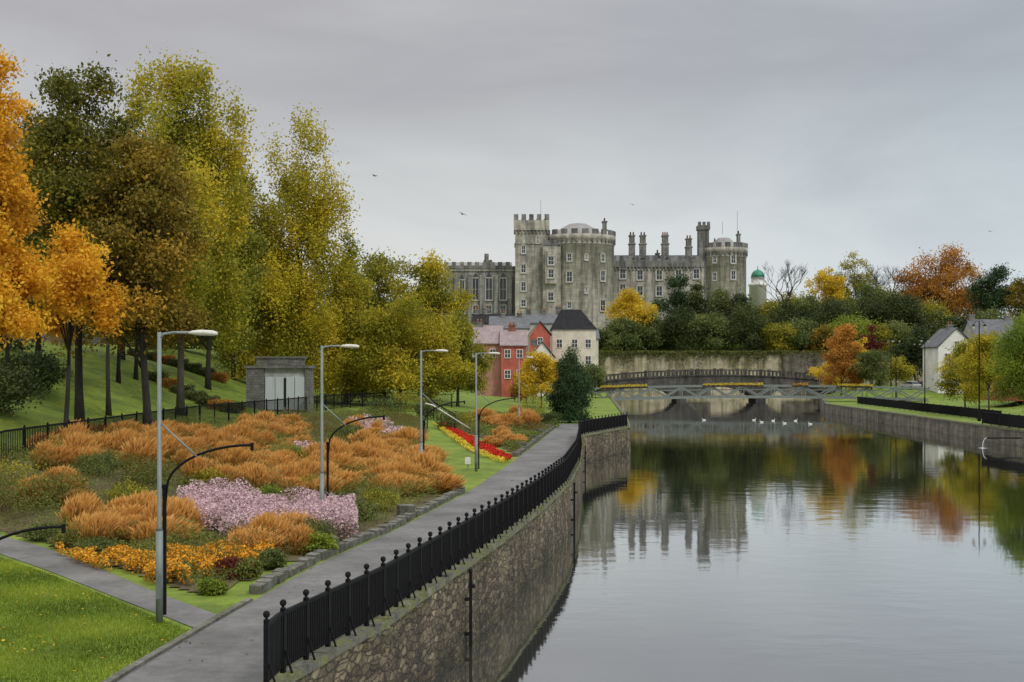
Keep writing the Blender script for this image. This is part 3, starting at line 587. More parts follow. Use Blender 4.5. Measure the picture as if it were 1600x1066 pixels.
def curved(px,py,rz=0,loc=None):
    p=loc or G(px,py);T=thing("curved_light_post",p,"black steel post with long curved arm beside lamp","post","curved black posts in the garden")
    b=B();b.box(-.035,.035,-.035,.035,-.1,2.75);b.box(-.05,.05,-.05,.05,2.7,2.78);part(b,"post",T,['black'],False)
    b=B();pt=[(.05+1.85*(1-math.cos(t))*.98,0,2.7+.92*math.sin(t)) for t in np.linspace(.05,math.pi/2,12)]
    b.tube([(.02,0,2.4)]+pt,.028,8);e=pt[-1];b.box(e[0]-.03,e[0]+.03,-.03,.03,e[2]-.12,e[2]+.05);part(b,"arm",T,['black'],False)
    T.rotation_euler=(0,0,rz);return T
T0=curved(257,962)
for px,py,s in ((512,822,1),(662,752,1),(748,733,1)):
    p=G(px,py);copy_thing(T0,p,0,s)
copy_thing(T0,(-8.2,18.2,3.0),0,.8)
p=G(872,658);T=thing("path_sign",(p[0],p[1],3),"small white notice sign on grey post","sign");b=B();b.tube([(0,0,0),(0,0,2.3)],.04,8);part(b,"post",T,['galv'],False)
b=B();b.box(-.28,.28,-.06,-.03,1.6,2.35);b.box(-.3,.3,-.03,.0,1.58,2.37,1);part(b,"panel",T,['white','galv'],False)
p=G(731,733);T=thing("plant_label",p,"small white plaque on short post in lawn","sign");b=B();b.box(-.03,.03,-.03,.03,0,.35);part(b,"post",T,['galv'],False);b=B();b.box(-.14,.14,-.06,-.03,.25,.6);part(b,"panel",T,['white'],False)
for i,(a,c) in enumerate((((655,645),(700,628)),((664,662),(716,668)))):
    p=G(a[0],a[1]+8);q=(p[0]+3.4,p[1]+1,p[2]-1.3)
    T=thing("stair_handrail",p,"black metal handrail with pale cap on garden steps","handrail","handrails on garden steps");b=B()
    b.tube([(p[0],p[1],p[2]+1.9),(p[0]+.6,p[1],p[2]+1.75),(q[0],q[1],q[2]+1.2)],.06,8);part(b,"rail",T,['lampw' if i else 'black'])
    b=B()
    for t in (0.05,.35,.65,.97): u=[p[j]+(q[j]-p[j])*t for j in range(3)];b.tube([(u[0],u[1],u[2]-.2),(u[0],u[1],u[2]+1.75-.6*t)],.04,6)
    part(b,"post",T,['black'])
# monument
D=98;x0=(385-800)/F*D;x1=(485-800)/F*D;mx_=(x0+x1)/2;z=float(gz(mx_,D))-.2
z=min(z,H-(640-HY)*D/F)
T=thing("stone_monument",(mx_,D,z),"grey stone memorial with pale panels and stepped top","monument")
for u0,u1 in ((x0,x0+1.45),(x1-.4,x1)): b=B();b.box(u0,u1,D-.15,D+1.6,z,z+3.7);part(b,"pillar",T,['rubble'])
b=B();b.box(x0+1.46,x1-.41,D+.1,D+1.5,z,z+3.7);part(b,"wall",T,['monu'])
for u0,u1 in ((x0+1.52,x0+2.28),(x0+2.34,x0+2.98),(x0+3.22,x0+3.86),(x0+3.92,x1-.46)):
    b=B();b.box(u0,u1,D-.02,D+.1,z+.35,z+3.0);part(b,"panel",T,['panel'])
b=B();b.box(x0+3.02,x0+3.18,D+.04,D+.1,z+.6,z+2.9);part(b,"niche_shade",T,['dark'])  # solid near-black strip; the shade of the slot is its colour
b=B();b.box(x0-.12,x1+.12,D-.25,D+1.7,z+3.7,z+3.92);b.box(x0+.8,x1-.7,D,D+1.5,z+3.92,z+4.5);b.box(x0+.65,x1-.55,D-.1,D+1.6,z+4.5,z+4.65);b.box(x0+1.8,x1-1.7,D-.04,D,z+4.05,z+4.4,0);part(b,"cornice",T,['rubble'])
b=B();hp=[(-62,100),(-52,112),(-45,121),(-41,128)];b.sweep([(x,y,float(gz(x,y))) for x,y in hp],[(-.3,-1),(-.3,1.6),(.3,1.6),(.3,-1)]);o=single(b,"hill_wall",['rubble'],(-50,115,9),"low grey stone wall along top of grassy hill","wall")
# ---------------------------------------------------------------- left trees
A=dict(group="autumn trees on the grassy hill")
def TL(*a,**k): k={**A,**k};return tree(*a,**k)
TL(-20,52,92,525,170,LM['orange'],44000,.19,'oval',nc=200,tr=.24,bark='barkd',label="tall orange-yellow autumn tree on grassy hill",nl=18)
TL(125,66,105,510,205,LM['dkolive'],48000,.22,'oval',nc=210,tr=.26,bark='barkd',label="tall dark olive tree with brownish leaves",nl=18)
TL(232,64,205,535,205,LM['brown'],46000,.21,'round',nc=200,tr=.24,bark='barkd',label="brown and russet autumn tree on hill",lean=-.5,nl=16)
TL(282,84,78,500,235,LM['birchg'],56000,.23,'oval',nc=210,tr=.26,label="tall yellow-green birch with airy crown",cr=.09,droop=1.4,nl=20)
TL(365,116,240,600,150,LM['olive'],34000,.26,'birch',nc=140,tr=.2,label="olive green birch with drooping twigs",droop=1.6)
TL(468,118,172,602,180,LM['birchy'],54000,.26,'birch',nc=210,tr=.24,label="tall yellow weeping birch beside monument",cr=.10,droop=2.1,nl=19)
TL(415,128,320,600,140,LM['olive'],24000,.29,'birch',nc=110,tr=.2,label="olive birch behind monument",droop=1.6)
TL(540,122,355,625,120,LM['birchg'],26000,.27,'birch',nc=120,tr=.2,label="yellow-green drooping tree behind garden",droop=1.5)
TL(600,150,378,612,150,LM['olive'],26000,.32,'round',nc=120,tr=.22,label="olive green rounded tree behind garden")
TL(672,142,400,604,130,LM['maple'],32000,.29,'round',nc=130,tr=.24,label="yellowing maple tree behind garden railing")
TL(625,118,470,614,165,LM['maple'],36000,.25,'round',nc=150,tr=.24,label="spreading green and gold maple by garden railing")
TL(715,132,490,610,90,LM['olive'],14000,.27,'round',nc=80,tr=.18,label="olive green tree beside cottages")
TL(60,86,180,535,220,LM['brown'],30000,.27,'round',nc=140,tr=.24,bark='barkd',label="brownish tree behind orange tree")
TL(100,57,355,525,140,LM['orange'],15000,.19,'round',nc=80,tr=.14,bark='barkd',label="small orange-yellow autumn tree on hill",nl=10,lean=.4)
TL(190,104,215,530,220,LM['dkolive'],30000,.29,'round',nc=130,tr=.26,bark='barkd',label="dark olive tree on hill crest")
TL(325,104,290,545,160,LM['olive'],26000,.28,'round',nc=120,tr=.24,bark='barkd',label="olive tree on hill crest")
TL(510,145,430,628,190,LM['dk'],18000,.34,'round',nc=90,tr=.2,label="dark green tree behind monument")
TL(590,168,450,628,170,LM['dk'],14000,.36,'round',nc=80,tr=.2,label="dark green tree behind garden")
TL(-60,47,360,540,120,LM['orange'],10000,.19,'round',nc=60,tr=.16,bark='barkd',label="orange autumn tree at edge of hill")
TL(25,125,400,560,260,LM['dk'],20000,.34,'round',nc=100,tr=.22,label="dark green tree on hill crest")
TL(160,130,400,550,240,LM['dk'],18000,.34,'round',nc=100,tr=.22,label="dark green tree on hill crest")
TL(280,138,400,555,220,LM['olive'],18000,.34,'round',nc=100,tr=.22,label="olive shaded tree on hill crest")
TL(395,155,420,605,230,LM['dk'],18000,.36,'round',nc=90,tr=.22,label="dark green tree beyond hill")
# slim trunks of further trees on the hill
for px,D,top,mt in ((170,78,330,'brown'),(185,92,330,'dkolive'),(212,96,330,'olive'),(12,72,300,'brown')):
    TL(px,D,top,515,90,LM[mt],8000,.26,'round',nc=60,tr=.17,bark='barkd',label="slim-trunked autumn tree on grassy hill",nl=8)
# hill hedges
for i,(px,D) in enumerate([(245+20*j,98-.9*j) for j in range(7)]+[(215+21*j,112-.2*j) for j in range(7)]):
    x=(px-800)/F*D;z0=float(gz(x,D))
    p=(x,D,z0-.1);rng=np.random.default_rng(i);n=4200;C=rng.uniform(-1,1,(n,3));C[:,2]=rng.uniform(0,1,n)**.6*2-1;C=C*np.array([.85,.55,.4])+np.array([0,0,.4])+rng.normal(size=(n,3))*.06;C[:,2]=abs(C[:,2])
    mr_=i%4==1
    o=bpy.data.objects.new("hedge_shrub",leaves("hedge_shrub",C,.12,rng.uniform(0,1,n),LM['rust' if mr_ else 'mid'],rng));link(o);o.location=p;o["label"]="clipped rusty hedge shrub on grassy hill" if mr_ else "clipped green hedge shrub on grassy hill";o["category"]="shrub";o["group"]="hedge on the hill"
tree(890,114,545,660,64,LM['ever'],42000,.16,'flame',nc=320,tr=.15,label="dense dark green conical conifer at path end",cr=.11,z0=3.0,name="conifer_tree",nl=18)
tree(846,150,552,620,66,LM['yellow'],13000,.24,'round',nc=80,tr=.12,label="small yellow-orange tree beside cottages",z0=3.0)
tree(822,165,575,625,50,LM['rust'],6000,.24,'round',nc=50,tr=.12,label="small orange tree beside cottages",z0=3.0)
tree(925,205,566,612,56,LM['mid'],7000,.3,'round',nc=60,tr=.12,label="small green tree by old bridge",z0=3.0)
tree(905,220,572,612,40,LM['yellow'],4000,.3,'round',nc=40,tr=.12,label="small golden tree by cream house",z0=3.0)
# ---------------------------------------------------------------- buildings
def win(b,x,y,z,w,h,bars=True):
    b.box(x-w/2,x+w/2,y-.06,y,z-h/2,z+h/2,0)
    f=.09
    b.box(x-w/2-f,x-w/2,y-.1,y,z-h/2-f,z+h/2+f,1);b.box(x+w/2,x+w/2+f,y-.1,y,z-h/2-f,z+h/2+f,1)
    b.box(x-w/2,x+w/2,y-.1,y,z+h/2,z+h/2+f,1);b.box(x-w/2,x+w/2,y-.14,y,z-h/2-f,z-h/2,1)
    if bars: b.box(x-.03,x+.03,y-.085,y-.06,z-h/2,z+h/2,1);b.box(x-w/2,x-.03,y-.085,y-.06,z-.03,z+.03,1);b.box(x+.03,x+w/2,y-.085,y-.06,z-.03,z+.03,1)
def chimney(T,x,y,z0,z1,w=1.,d=.8,mat='brick',pots=2):
    b=B();b.box(x-w/2,x+w/2,y-d/2,y+d/2,z0,z1-.25);b.box(x-w/2-.08,x+w/2+.08,y-d/2-.08,y+d/2+.08,z1-.25,z1)
    for i in range(pots): b.lathe((x-w/2+w*(i+.5)/pots,y,z1),[(.13,0),(.1,.45),(.13,.5)],8,1)
    part(b,"chimney",T,[mat,'orangepot'])
def house(px0,px1,D,depth,eave,ridge,wall,roof,label,kind='x',wins=(),ch=(),z0=3.3,door=None,name="cottage",chm='castled',rl=.6):
    x0=(px0-800)/F*D;x1=(px1-800)/F*D;ze=H+(HY-eave)*D/F;zr=H+(HY-ridge)*D/F;y0,y1=D,D+depth
    T=thing(name,((x0+x1)/2,D,z0),label,"house","houses by the river")
    b=B();b.box(x0,x1,y0,y1,z0-.5,ze)
    xm=(x0+x1)/2;ym=(y0+y1)/2;e=.3
    if kind=='x': b.add([(x0,y0,ze),(x0,y1,ze),(x0,ym,zr-.1)],[(0,1,2)]);b.add([(x1,y0,ze),(x1,y1,ze),(x1,ym,zr-.1)],[(0,1,2)])
    if kind=='y': b.add([(x0,y0,ze),(x1,y0,ze),(xm,y0,zr-.1)],[(0,1,2)]);b.add([(x0,y1,ze),(x1,y1,ze),(xm,y1,zr-.1)],[(0,1,2)])
    part(b,"wall",T,[wall])
    b=B();th=.15
    def slab(q): b.add(q+[(x,y,z+th) for x,y,z in q],[tuple(range(len(q))),tuple(range(len(q),2*len(q)))]+[(i,(i+1)%len(q),(i+1)%len(q)+len(q),i+len(q)) for i in range(len(q))])
    if kind=='x': slab([(x0-e,y0-e,ze),(x1+e,y0-e,ze),(x1+e,ym,zr),(x0-e,ym,zr)]);slab([(x0-e,y1+e,ze),(x1+e,y1+e,ze),(x1+e,ym,zr),(x0-e,ym,zr)])
    elif kind=='y': slab([(x0-e,y0-e,ze),(x0-e,y1+e,ze),(xm,y1+e,zr),(xm,y0-e,zr)]);slab([(x1+e,y0-e,ze),(x1+e,y1+e,ze),(xm,y1+e,zr),(xm,y0-e,zr)])
    else:
        r1=(xm-rl-.4,ym,zr);r2=(xm+rl-.4,ym,zr)
        b.add([(x0-e,y0-e,ze),(x1+e,y0-e,ze),(x1+e,y1+e,ze),(x0-e,y1+e,ze),r1,r2],[(0,1,5,4),(1,2,5),(2,3,4,5),(3,0,4),(0,1,2,3)])
    part(b,"roof",T,[roof])
    for (wx,wy,w,h) in wins:
        b=B();win(b,(wx-800)/F*D,D,H+(HY-wy)*D/F,w,h);part(b,"window",T,['glass','white'])
    if door:
        b=B();dx=(door-800)/F*D;b.box(dx-.5,dx+.5,D-.08,D,z0,z0+2.1);part(b,"door",T,['dark'])
    for (cxp,ct,cb) in ch: chimney(T,(cxp-800)/F*D,ym,H+(HY-cb)*D/F,H+(HY-ct)*D/F,1.1,.8,mat=chm)
    return T
house(784,822,188,8,541,516,'redwall','slatep',"coral red terraced house with weathered pinkish slate roof",'x',[(793,553,.8,1.2),(812,553,.8,1.2),(793,585,.8,1.2),(812,585,.8,1.2)],[(800,506,520)],door=803,chm='brick')
house(742,783,190,8,538,509,'pinkwall','slatep',"pink terraced house with weathered slate roof",'x',[(752,552,.8,1.2),(770,552,.8,1.2)],[(748,502,515)])
house(863,931,240,10,515,482,'cream','slated',"cream hip-roofed house with dark damaged roof",'hip',[(874,537,1.0,1.6),(898,537,1.0,1.6),(919,537,1.0,1.6),(898,563,1,1.6),(919,563,1,1.6)],[(874,478,490)],rl=2.0)
house(828,866,212,8,560,534,'whitewall','slate',"grey slate cottage with pale gable wall",'y',[(847,568,.8,1.2)],[(835,530,540)])
house(828,860,232,8,524,502,'redwall','slate',"dark red gabled house with slate roof",'y',[(844,533,.9,1.2)],[])
house(766,826,240,9,514,494,'cream','slate',"cream terraced house with long slate roof",'x',[(775,522,.9,1.2),(800,522,.9,1.2)],[(812,488,500),(785,488,500)])
house(738,800,262,9,506,490,'castletrim','slated',"grey rendered house with dark slate roof",'x',[],[(745,482,494),(757,480,494)],z0=4)
house(820,868,262,9,506,490,'castletrim','slate',"grey rendered house with slate roof and chimneys",'x',[],[(826,482,494),(850,483,494)],z0=4)
house(866,935,262,8,530,515,'cream','slate',"long low cream building beside old bridge",'x',[(925,540,.8,1.1)],[],z0=4)
house(1466,1524,212,8,543,513,'whitewall','slate',"white gabled cottage with grey slate roof",'y',[(1480,558,.8,1.2),(1509,558,.8,1.2),(1495,538,.7,1.0)],[(1497,506,516)],z0=4)
house(1526,1594,240,9,530,499,'castletrim','slate',"grey house with tall blue-grey slate roof",'x',[(1547,545,.9,1.2),(1577,545,.9,1.2)],[(1531,490,503),(1588,492,503)],z0=4)
T=house(1562,1680,170,7,590,583,'redp','slate',"low red shopfront with white fascia band",'x',[(1580,600,1.6,1.1),(1605,600,1.6,1.1)],[],z0=3.9,name="shop")
b=B();b.box((1562-800)/F*170,(1680-800)/F*170,169.8,170,H+(HY-595)*170/F+.05,H+(HY-589)*170/F-.02);part(b,"fascia",T,['white'])
# ---------------------------------------------------------------- castle
cX=lambda px,D=310:(px-800)/F*D
cZ=lambda py,D=310:H+(HY-py)*D/F
T=thing("castle",(20,315,16),"large grey stone castle with round towers and battlements","castle")
def merl_line(b,x0,x1,y,z,w=1.1,g=.9,h=1.2,t=.5):
    x=x0
    while x+w<=x1+.05: b.box(x,x+w,y,y+t,z,z+h);x+=w+g
def merl_side(b,x,y0,y1,z,w=1.1,g=.9,h=1.2,t=.5):
    y=y0+g
    while y+w<=y1-.5: b.box(x,x+t,y,y+w,z,z+h);y+=w+g
def round_tower(cx,cy,r,z0,z1,mat,n,roofh,tag):
    b=B();b.lathe((cx,cy,0),[(r*1.06,z0),(r*1.0,z0+6),(r,z1-2.6),(r+.15,z1-2.5),(r+.15,z1-2.2),(r,z1-2.1),(r,z1-1.6),(r+.45,z1-1.1),(r+.45,z1)],64);o=part(b,"tower",T,[mat],label=tag)
    b=B()
    for i in range(n):
        a=2*math.pi*i/n;wd=2*math.pi*(r+.45)/n*.56
        b.box(cx+r-.1,cx+r+.44,cy-wd/2,cy+wd/2,z1,z1+1.25,rot=a,piv=(cx,cy))
    for i in range(int(n*2)):
        a=2*math.pi*(i+.5)/(2*n);b.box(cx+r-.05,cx+r+.42,cy-.22,cy+.22,z1-2.05,z1-1.1,rot=a,piv=(cx,cy))
    part(b,"battlement",T,['castled'])
    b=B();b.lathe((cx,cy,z1),[(r-1.5,-.3),(r-1.5,.3),(r*.25,roofh),(.05,roofh+.05)],8,0,False);part(b,"roof",T,['leadroof'])
def cwin(x,z,w,h,cx=None,cy=None,r=None,y=None,arch=False):
    b=B();win(b,0,0,0,w,h)
    b.box(-w/2-.3,w/2+.3,-.2,0,h/2+.1,h/2+.35,2);b.box(-w/2-.3,w/2+.3,-.25,0,-h/2-.35,-h/2-.1,2)
    b.box(-w/2-.35,-w/2-.1,-.12,0,-h/2-.1,h/2+.1,2);b.box(w/2+.1,w/2+.35,-.12,0,-h/2-.1,h/2+.1,2)
    if arch: b.add([(-w/2,-.08,h/2+.35),(w/2,-.08,h/2+.35),(0,-.08,h/2+1.5)],[(0,1,2)],0)
    if cx is not None:
        s=(x-cx)/r;a=math.asin(max(-.97,min(.97,s)));yy=cy-math.cos(a)*(r+.02);xx=cx+math.sin(a)*(r+.02)
        c,q=math.cos(a),math.sin(a);b.v=[(xx+u*c-v*q,yy+u*q+v*c,z+k) for u,v,k in b.v]
    else: b.v=[(x+u,y+v,z+k) for u,v,k in b.v]
    part(b,"window",T,['glass','white','castletrim'])
cxB,cyB,rB=cX(903,316),316,9.35
round_tower(cxB,cyB,rB,14,cZ(367),'castle',22,3.4,"broad pale grey round stone tower")
for px,py,w,h in ((889,404,1.0,1.7),(941,404,1.0,1.7),(889,434,1.3,2.4),(941,432,1.3,2.4),(941,478,1.5,2.6),(889,478,.9,1.4),(915,404,.5,1.2),(915,455,.5,1.3)):
    cwin(cX(px),cZ(py),w,h,cxB,cyB,rB)
b=B();xa,xb_=cX(805),cX(856);zt=cZ(345);b.box(xa,xb_,309,319,14,zt-2.5);b.box(xa-.2,xb_+.2,308.8,319.2,zt-6,zt-5.7);b.box(xa-.35,xb_+.35,308.65,319.35,zt-2.5,zt);part(b,"tower",T,['castle'],label="tall square stone turret")
b=B();merl_line(b,xa-.35,xb_+.35,308.65,zt,1.15,.8,1.5);merl_line(b,xa-.35,xb_+.35,318.8,zt,1.15,.8,1.5);merl_side(b,xa-.35,308.65,319.3,zt,1.15,.8,1.5);merl_side(b,xb_-.15,308.65,319.3,zt,1.15,.8,1.5)
for i in range(10): b.box(xa-.2+i*.92,xa+.15+i*.92,308.66,309,zt-3.4,zt-2.5)
part(b,"battlement",T,['castled'])
for px,py,w,h in ((818,390,.8,1.8),(818,420,1.1,1.9),(818,448,1.1,2.1),(818,474,1.1,1.6),(840,375,.5,1.4)): cwin(cX(px,309),cZ(py,309),w,h,y=309)
b=B();b.box(cX(848),cX(875),306.5,309,14,cZ(385));b.box(cX(851),cX(869),305.2,306.5,cZ(445),cZ(395));part(b,"bay",T,['castle'])
for py in (410,430,465): cwin(cX(860),cZ(py),1.3,1.9,y=305.2 if py<450 else 306.5)
b=B();b.box(cX(846),cX(876),306.3,306.5,cZ(385)-.1,cZ(385)+.3);merl_line(b,cX(848),cX(875),306.5,cZ(385)+.3,.7,.6,.9);part(b,"battlement",T,['castled'])
b=B();x0=cX(694,316);b.box(x0,cX(805),316,330,12,cZ(416,316));b.box(x0,cX(805),315.7,316,cZ(424,316),cZ(421,316));
for px in (712,733,752,775,797): b.box(cX(px)-.5,cX(px)+.5,314.8,316,12,cZ(430,316))
part(b,"wall",T,['castlew'],label="grey weathered battlemented wing")
b=B();merl_line(b,x0,cX(803),316,cZ(416,316),1.1,.9,1.1);b.box(x0,cX(803),315.85,316,cZ(420,316),cZ(416,316));part(b,"battlement",T,['castled'])
b=B();b.add([(x0,317,cZ(416,316)+.2),(0,317,cZ(416,316)+.2),(0,324,cZ(406,316)),(x0,324,cZ(406,316))],[(0,1,2,3)]);b.add([(x0,324,cZ(406,316)),(0,324,cZ(406,316)),(0,330,cZ(416,316)),(x0,330,cZ(416,316))],[(0,1,2,3)]);part(b,"roof",T,['leadroof'])
for px,w,h in ((722,1.2,4.5),(743,1.6,5.5),(764,1.6,5.5),(786,1.6,5.5)): cwin(cX(px,316),cZ(452,316),w,h,y=316,arch=True)
for px in (722,743,764,786): cwin(cX(px,316),cZ(484,316),1.2,2,y=316)
b=B();xx=cX(760);b.box(xx-.9,xx+1.3,318,320,cZ(416),cZ(402));b.box(xx-.7,xx+.4,318,320,cZ(402),cZ(392));part(b,"chimney",T,['castled'])
z=cZ(408,322);xs0,xs1=cX(955,322),cX(1100,322)
b=B();b.box(xs0,xs1,322,334,12,z);part(b,"wall",T,['castle'],label="long battlemented curtain range")
b=B();b.box(xs0,xs1,321.6,322,z-1.6,z);
x=xs0
while x<xs1-.4: b.box(x,x+.4,321.62,322,z-2.4,z-1.6);x+=.95
merl_line(b,xs0,xs1,321.6,z,1.2,1.0,1.3);part(b,"battlement",T,['castled'])
b=B();b.add([(xs0,323,z+.1),(xs1,323,z+.1),(xs1,328,z+2.1),(xs0,328,z+2.1)],[(0,1,2,3)]);b.add([(xs0,328,z+2.1),(xs1,328,z+2.1),(xs1,334,z),(xs0,334,z)],[(0,1,2,3)]);part(b,"roof",T,['slate'])
for px,py in ((973,428),(973,452),(1000,430),(1030,430),(1060,430),(1088,428),(1000,455),(1030,455)): cwin(cX(px,322),cZ(py,322),1.4,2.4,y=322)
def stack(px,top,base,D,w,pots=2,mat='castled',pot=1):
    x=cX(px,D);z1=cZ(top,D);z0=cZ(base,D);b=B();b.box(x-w/2,x+w/2,D,D+2.4,z0,z1-3.4);b.box(x-w/2-.2,x+w/2+.2,D-.15,D+2.5,z1-3.4,z1-3.1)
    b.box(x-w/2+.1,x+w/2-.1,D+.1,D+2.2,z1-3.1,z1-1.2);b.box(x-w/2-.1,x+w/2+.1,D,D+2.4,z1-1.2,z1-.9)
    for i in range(pots): b.lathe((x-w/2+w*(i+.5)/pots,D+1.2,z1-.9),[(.24,0),(.18,.8),(.24,.9)],8,pot)
    part(b,"chimney",T,[mat,'orangepot'])
stack(988,362,404,324,1.5,2,pot=0);stack(1005,362,404,324,1.6,2,pot=0);stack(1040,362,404,324,1.7,3);stack(1077,367,404,324,1.5,2);stack(1028,390,404,326,1,1,pot=0)
stack(945,340,372,318,1.2,1,pot=0)
cxC,cyC,rC=cX(1131,326),326,5.9
round_tower(cxC,cyC,rC,13,cZ(388,324),'castle',16,2.9,"smaller pale round corner tower")
for px,py,w,h in ((1146,405,1.1,2),(1146,430,1.1,2.1),(1118,405,.8,1.6),(1118,432,.8,1.8)): cwin(cX(px,320),cZ(py,320),w,h,cxC,cyC,rC)
b=B();xa,xb_=cX(1092,323),cX(1108,323);zt=cZ(352,323);b.box(xa,xb_,323,326,20,zt-1.2);b.box(xa-.25,xb_+.25,322.75,326.25,zt-1.2,zt);merl_line(b,xa-.25,xb_+.3,322.75,zt,.8,.4,.9,.4);part(b,"turret",T,['castled'])
stack(1155,360,385,326,.9,1,pot=0);stack(1118,372,382,326,.6,1,pot=0)
for px,top,base,D in ((845,312,345,314),(1129,346,366,326),(1152,330,372,326)):
    b=B();b.tube([(cX(px,D),D,cZ(base,D)),(cX(px,D),D,cZ(top,D))],.05,6);part(b,"flagpole",T,['galv'])
D=340;x=cX(1184,D);T=thing("domed_cupola",(x,D,20),"white cupola with green copper dome behind trees","cupola")
b=B();b.lathe((x,D,0),[(2.4,16),(2.4,cZ(448,D)),(2.7,cZ(448,D)+.2),(2.7,cZ(444,D)),(1.8,cZ(443,D)),(1.8,cZ(435,D)),(2.1,cZ(434,D))],20);part(b,"wall",T,['white'])
b=B();b.lathe((x,D,cZ(434,D)),[(1.9,0),(1.8,.8),(1.4,1.6),(.7,2.1),(.15,2.3),(.1,3.2),(.02,3.3)],20);part(b,"dome",T,['green'])
# ---------------------------------------------------------------- retaining wall + bridges
T=thing("retaining_wall",(44,270,3),"pale stone retaining wall below castle trees","wall")
b=B();b.box(8,100,269.8,270.5,-1.5,10.9);part(b,"wall",T,['beige'])
b=B();b.box(8,100,269.6,270.8,10.9,11.3);part(b,"coping",T,['cope'])
b=B();b.box(36,44,269.5,269.8,2,5.5);part(b,"buttress",T,['rwall2']);b=B();b.box(60,74,269.3,269.8,2,11.2);part(b,"buttress",T,['rwall2'])
n=14000;xx=NR.uniform(10,96,n);dp=.35+1.3*np.abs(np.sin(xx*.21)*np.sin(xx*.53+1))+.6*(np.sin(xx*1.7)>.6)
C=np.column_stack([xx,NR.uniform(269.1,269.75,n),11.7-np.abs(NR.normal(size=n))*dp]);stuffmesh("ivy",leaves("ivy",C,.3,NR.uniform(0,1,n),LM['ivy']),"ivy hanging over pale retaining wall","ivy")
D=250;xa,xe=18.5,67.5;T=thing("stone_bridge",((xa+xe)/2,D,0),"old dark arched road bridge with open balustrade","bridge")
def zd(x): u=(x-xa)/(xe-xa)*2-1;return 5.0+1.3*(1-u*u)
b=B();N=96;sp=(xe-xa)/3
def za(x):
    u=((x-xa)%sp)/sp;pw=.06
    if u<pw or u>1-pw:return -1.5
    v=(u-.5)/(.5-pw);return .6+3.4*math.sqrt(max(0,1-v*v))
for i in range(N):
    x0_=xa+(xe-xa)*i/N;x1_=xa+(xe-xa)*(i+1)/N;a0,a1=za((x0_+x1_)/2),za((x0_+x1_)/2);d0,d1=zd(x0_),zd(x1_)
    b.add([(x0_,D,a0),(x1_,D,a1),(x1_,D,d1),(x0_,D,d0),(x0_,D+8,a0),(x1_,D+8,a1),(x1_,D+8,d1),(x0_,D+8,d0)],[(0,1,2,3),(7,6,5,4),(3,2,6,7),(0,4,5,1),(0,3,7,4),(1,5,6,2)])
part(b,"arch",T,['bridge'])
for yy in (D-.2,D+8):
    b=B();pts=[(xa+(xe-xa)*i/60,yy+.1,zd(xa+(xe-xa)*i/60)) for i in range(61)]
    b.sweep(pts,[(-.15,0),(-.15,.2),(.15,.2),(.15,0)]);b.sweep(pts,[(-.15,1.05),(-.15,1.3),(.15,1.3),(.15,1.05)])
    for i in range(61):
        x,y,z=pts[i];b.box(x-.14,x+.14,y-.1,y+.1,z+.2,z+1.05)
        if i%6==0:b.box(x-.3,x+.3,y-.2,y+.2,z+.2,z+1.5)
    part(b,"balustrade",T,['bridge'])
# footbridge
D=200;xa,xe=12.8,68.5;T=thing("footbridge",((xa+xe)/2,D,2),"grey-green steel truss footbridge with flower boxes","bridge")
def zb(x,o=0): u=(x-xa)/(xe-xa)*2-1;return 2.5+.5*(1-u*u)+o
for yy in (D,D+2.6):
    b=B();pts=[(xa+(xe-xa)*i/40,yy,zb(xa+(xe-xa)*i/40)) for i in range(41)]
    b.sweep(pts,[(-.12,0),(-.12,.4),(.12,.4),(.12,0)]);b.sweep(pts,[(-.12,1.9),(-.12,2.2),(.12,2.2),(.12,1.9)]);b.sweep(pts,[(-.03,1.35),(-.03,1.45),(.03,1.45),(.03,1.35)])
    n=22
    for i in range(n):
        x0_=xa+(xe-xa)*i/n;x1_=xa+(xe-xa)*(i+1)/n
        b.beam((x0_,yy,zb(x0_,.4 if i%2 else 1.9)),(x1_,yy,zb(x1_,1.9 if i%2 else .4)),.2,.2)
        if i%2==0:b.box(x0_-.07,x0_+.07,yy-.07,yy+.07,zb(x0_,.4),zb(x0_,1.9))
    part(b,"truss",T,['truss'])
b=B();pts=[(xa+(xe-xa)*i/40,D+1.3,zb(xa+(xe-xa)*i/40)) for i in range(41)];b.sweep(pts,[(-1.15,.1),(-1.15,.25),(1.15,.25),(1.15,.1)]);part(b,"deck",T,['road'])
for u0,u1 in ((xe-4,xe-3),(xa,xa+1.2)): b=B();b.box(u0,u1,D-.5,D+3.1,-1,zb(u0)-.01);part(b,"pier",T,['rwall2'])
for a,c in ((938,1012),(1098,1192),(1238,1262),(1308,1362)):
    x0_,x1_=cX(a,D),cX(c,D);n=int((x1_-x0_)*170);z_=zb((x0_+x1_)/2,2.2)
    T2=thing("flower_box",((x0_+x1_)/2,D-.2,z_-.2),"long flower box with yellow blooms on footbridge rail","flower box","flower boxes on the footbridge")
    b=B();b.sweep([(x,D-.3,zb(x,1.9)) for x in np.linspace(x0_,x1_,8)],[(-.14,0),(-.14,.28),(.14,.28),(.14,0)]);part(b,"box",T2,['barkd'])
    xs=NR.uniform(x0_,x1_,n);C=np.column_stack([xs,D-.3+NR.normal(size=n)*.14,np.array([zb(q,2.3) for q in xs])+NR.normal(size=n)*.12])-np.array(T2.location)
    o=bpy.data.objects.new("flowers",leaves("flowers",C,.15,NR.uniform(0,1,n),LM['yel' if a!=1238 else 'gold']));link(o,T2)
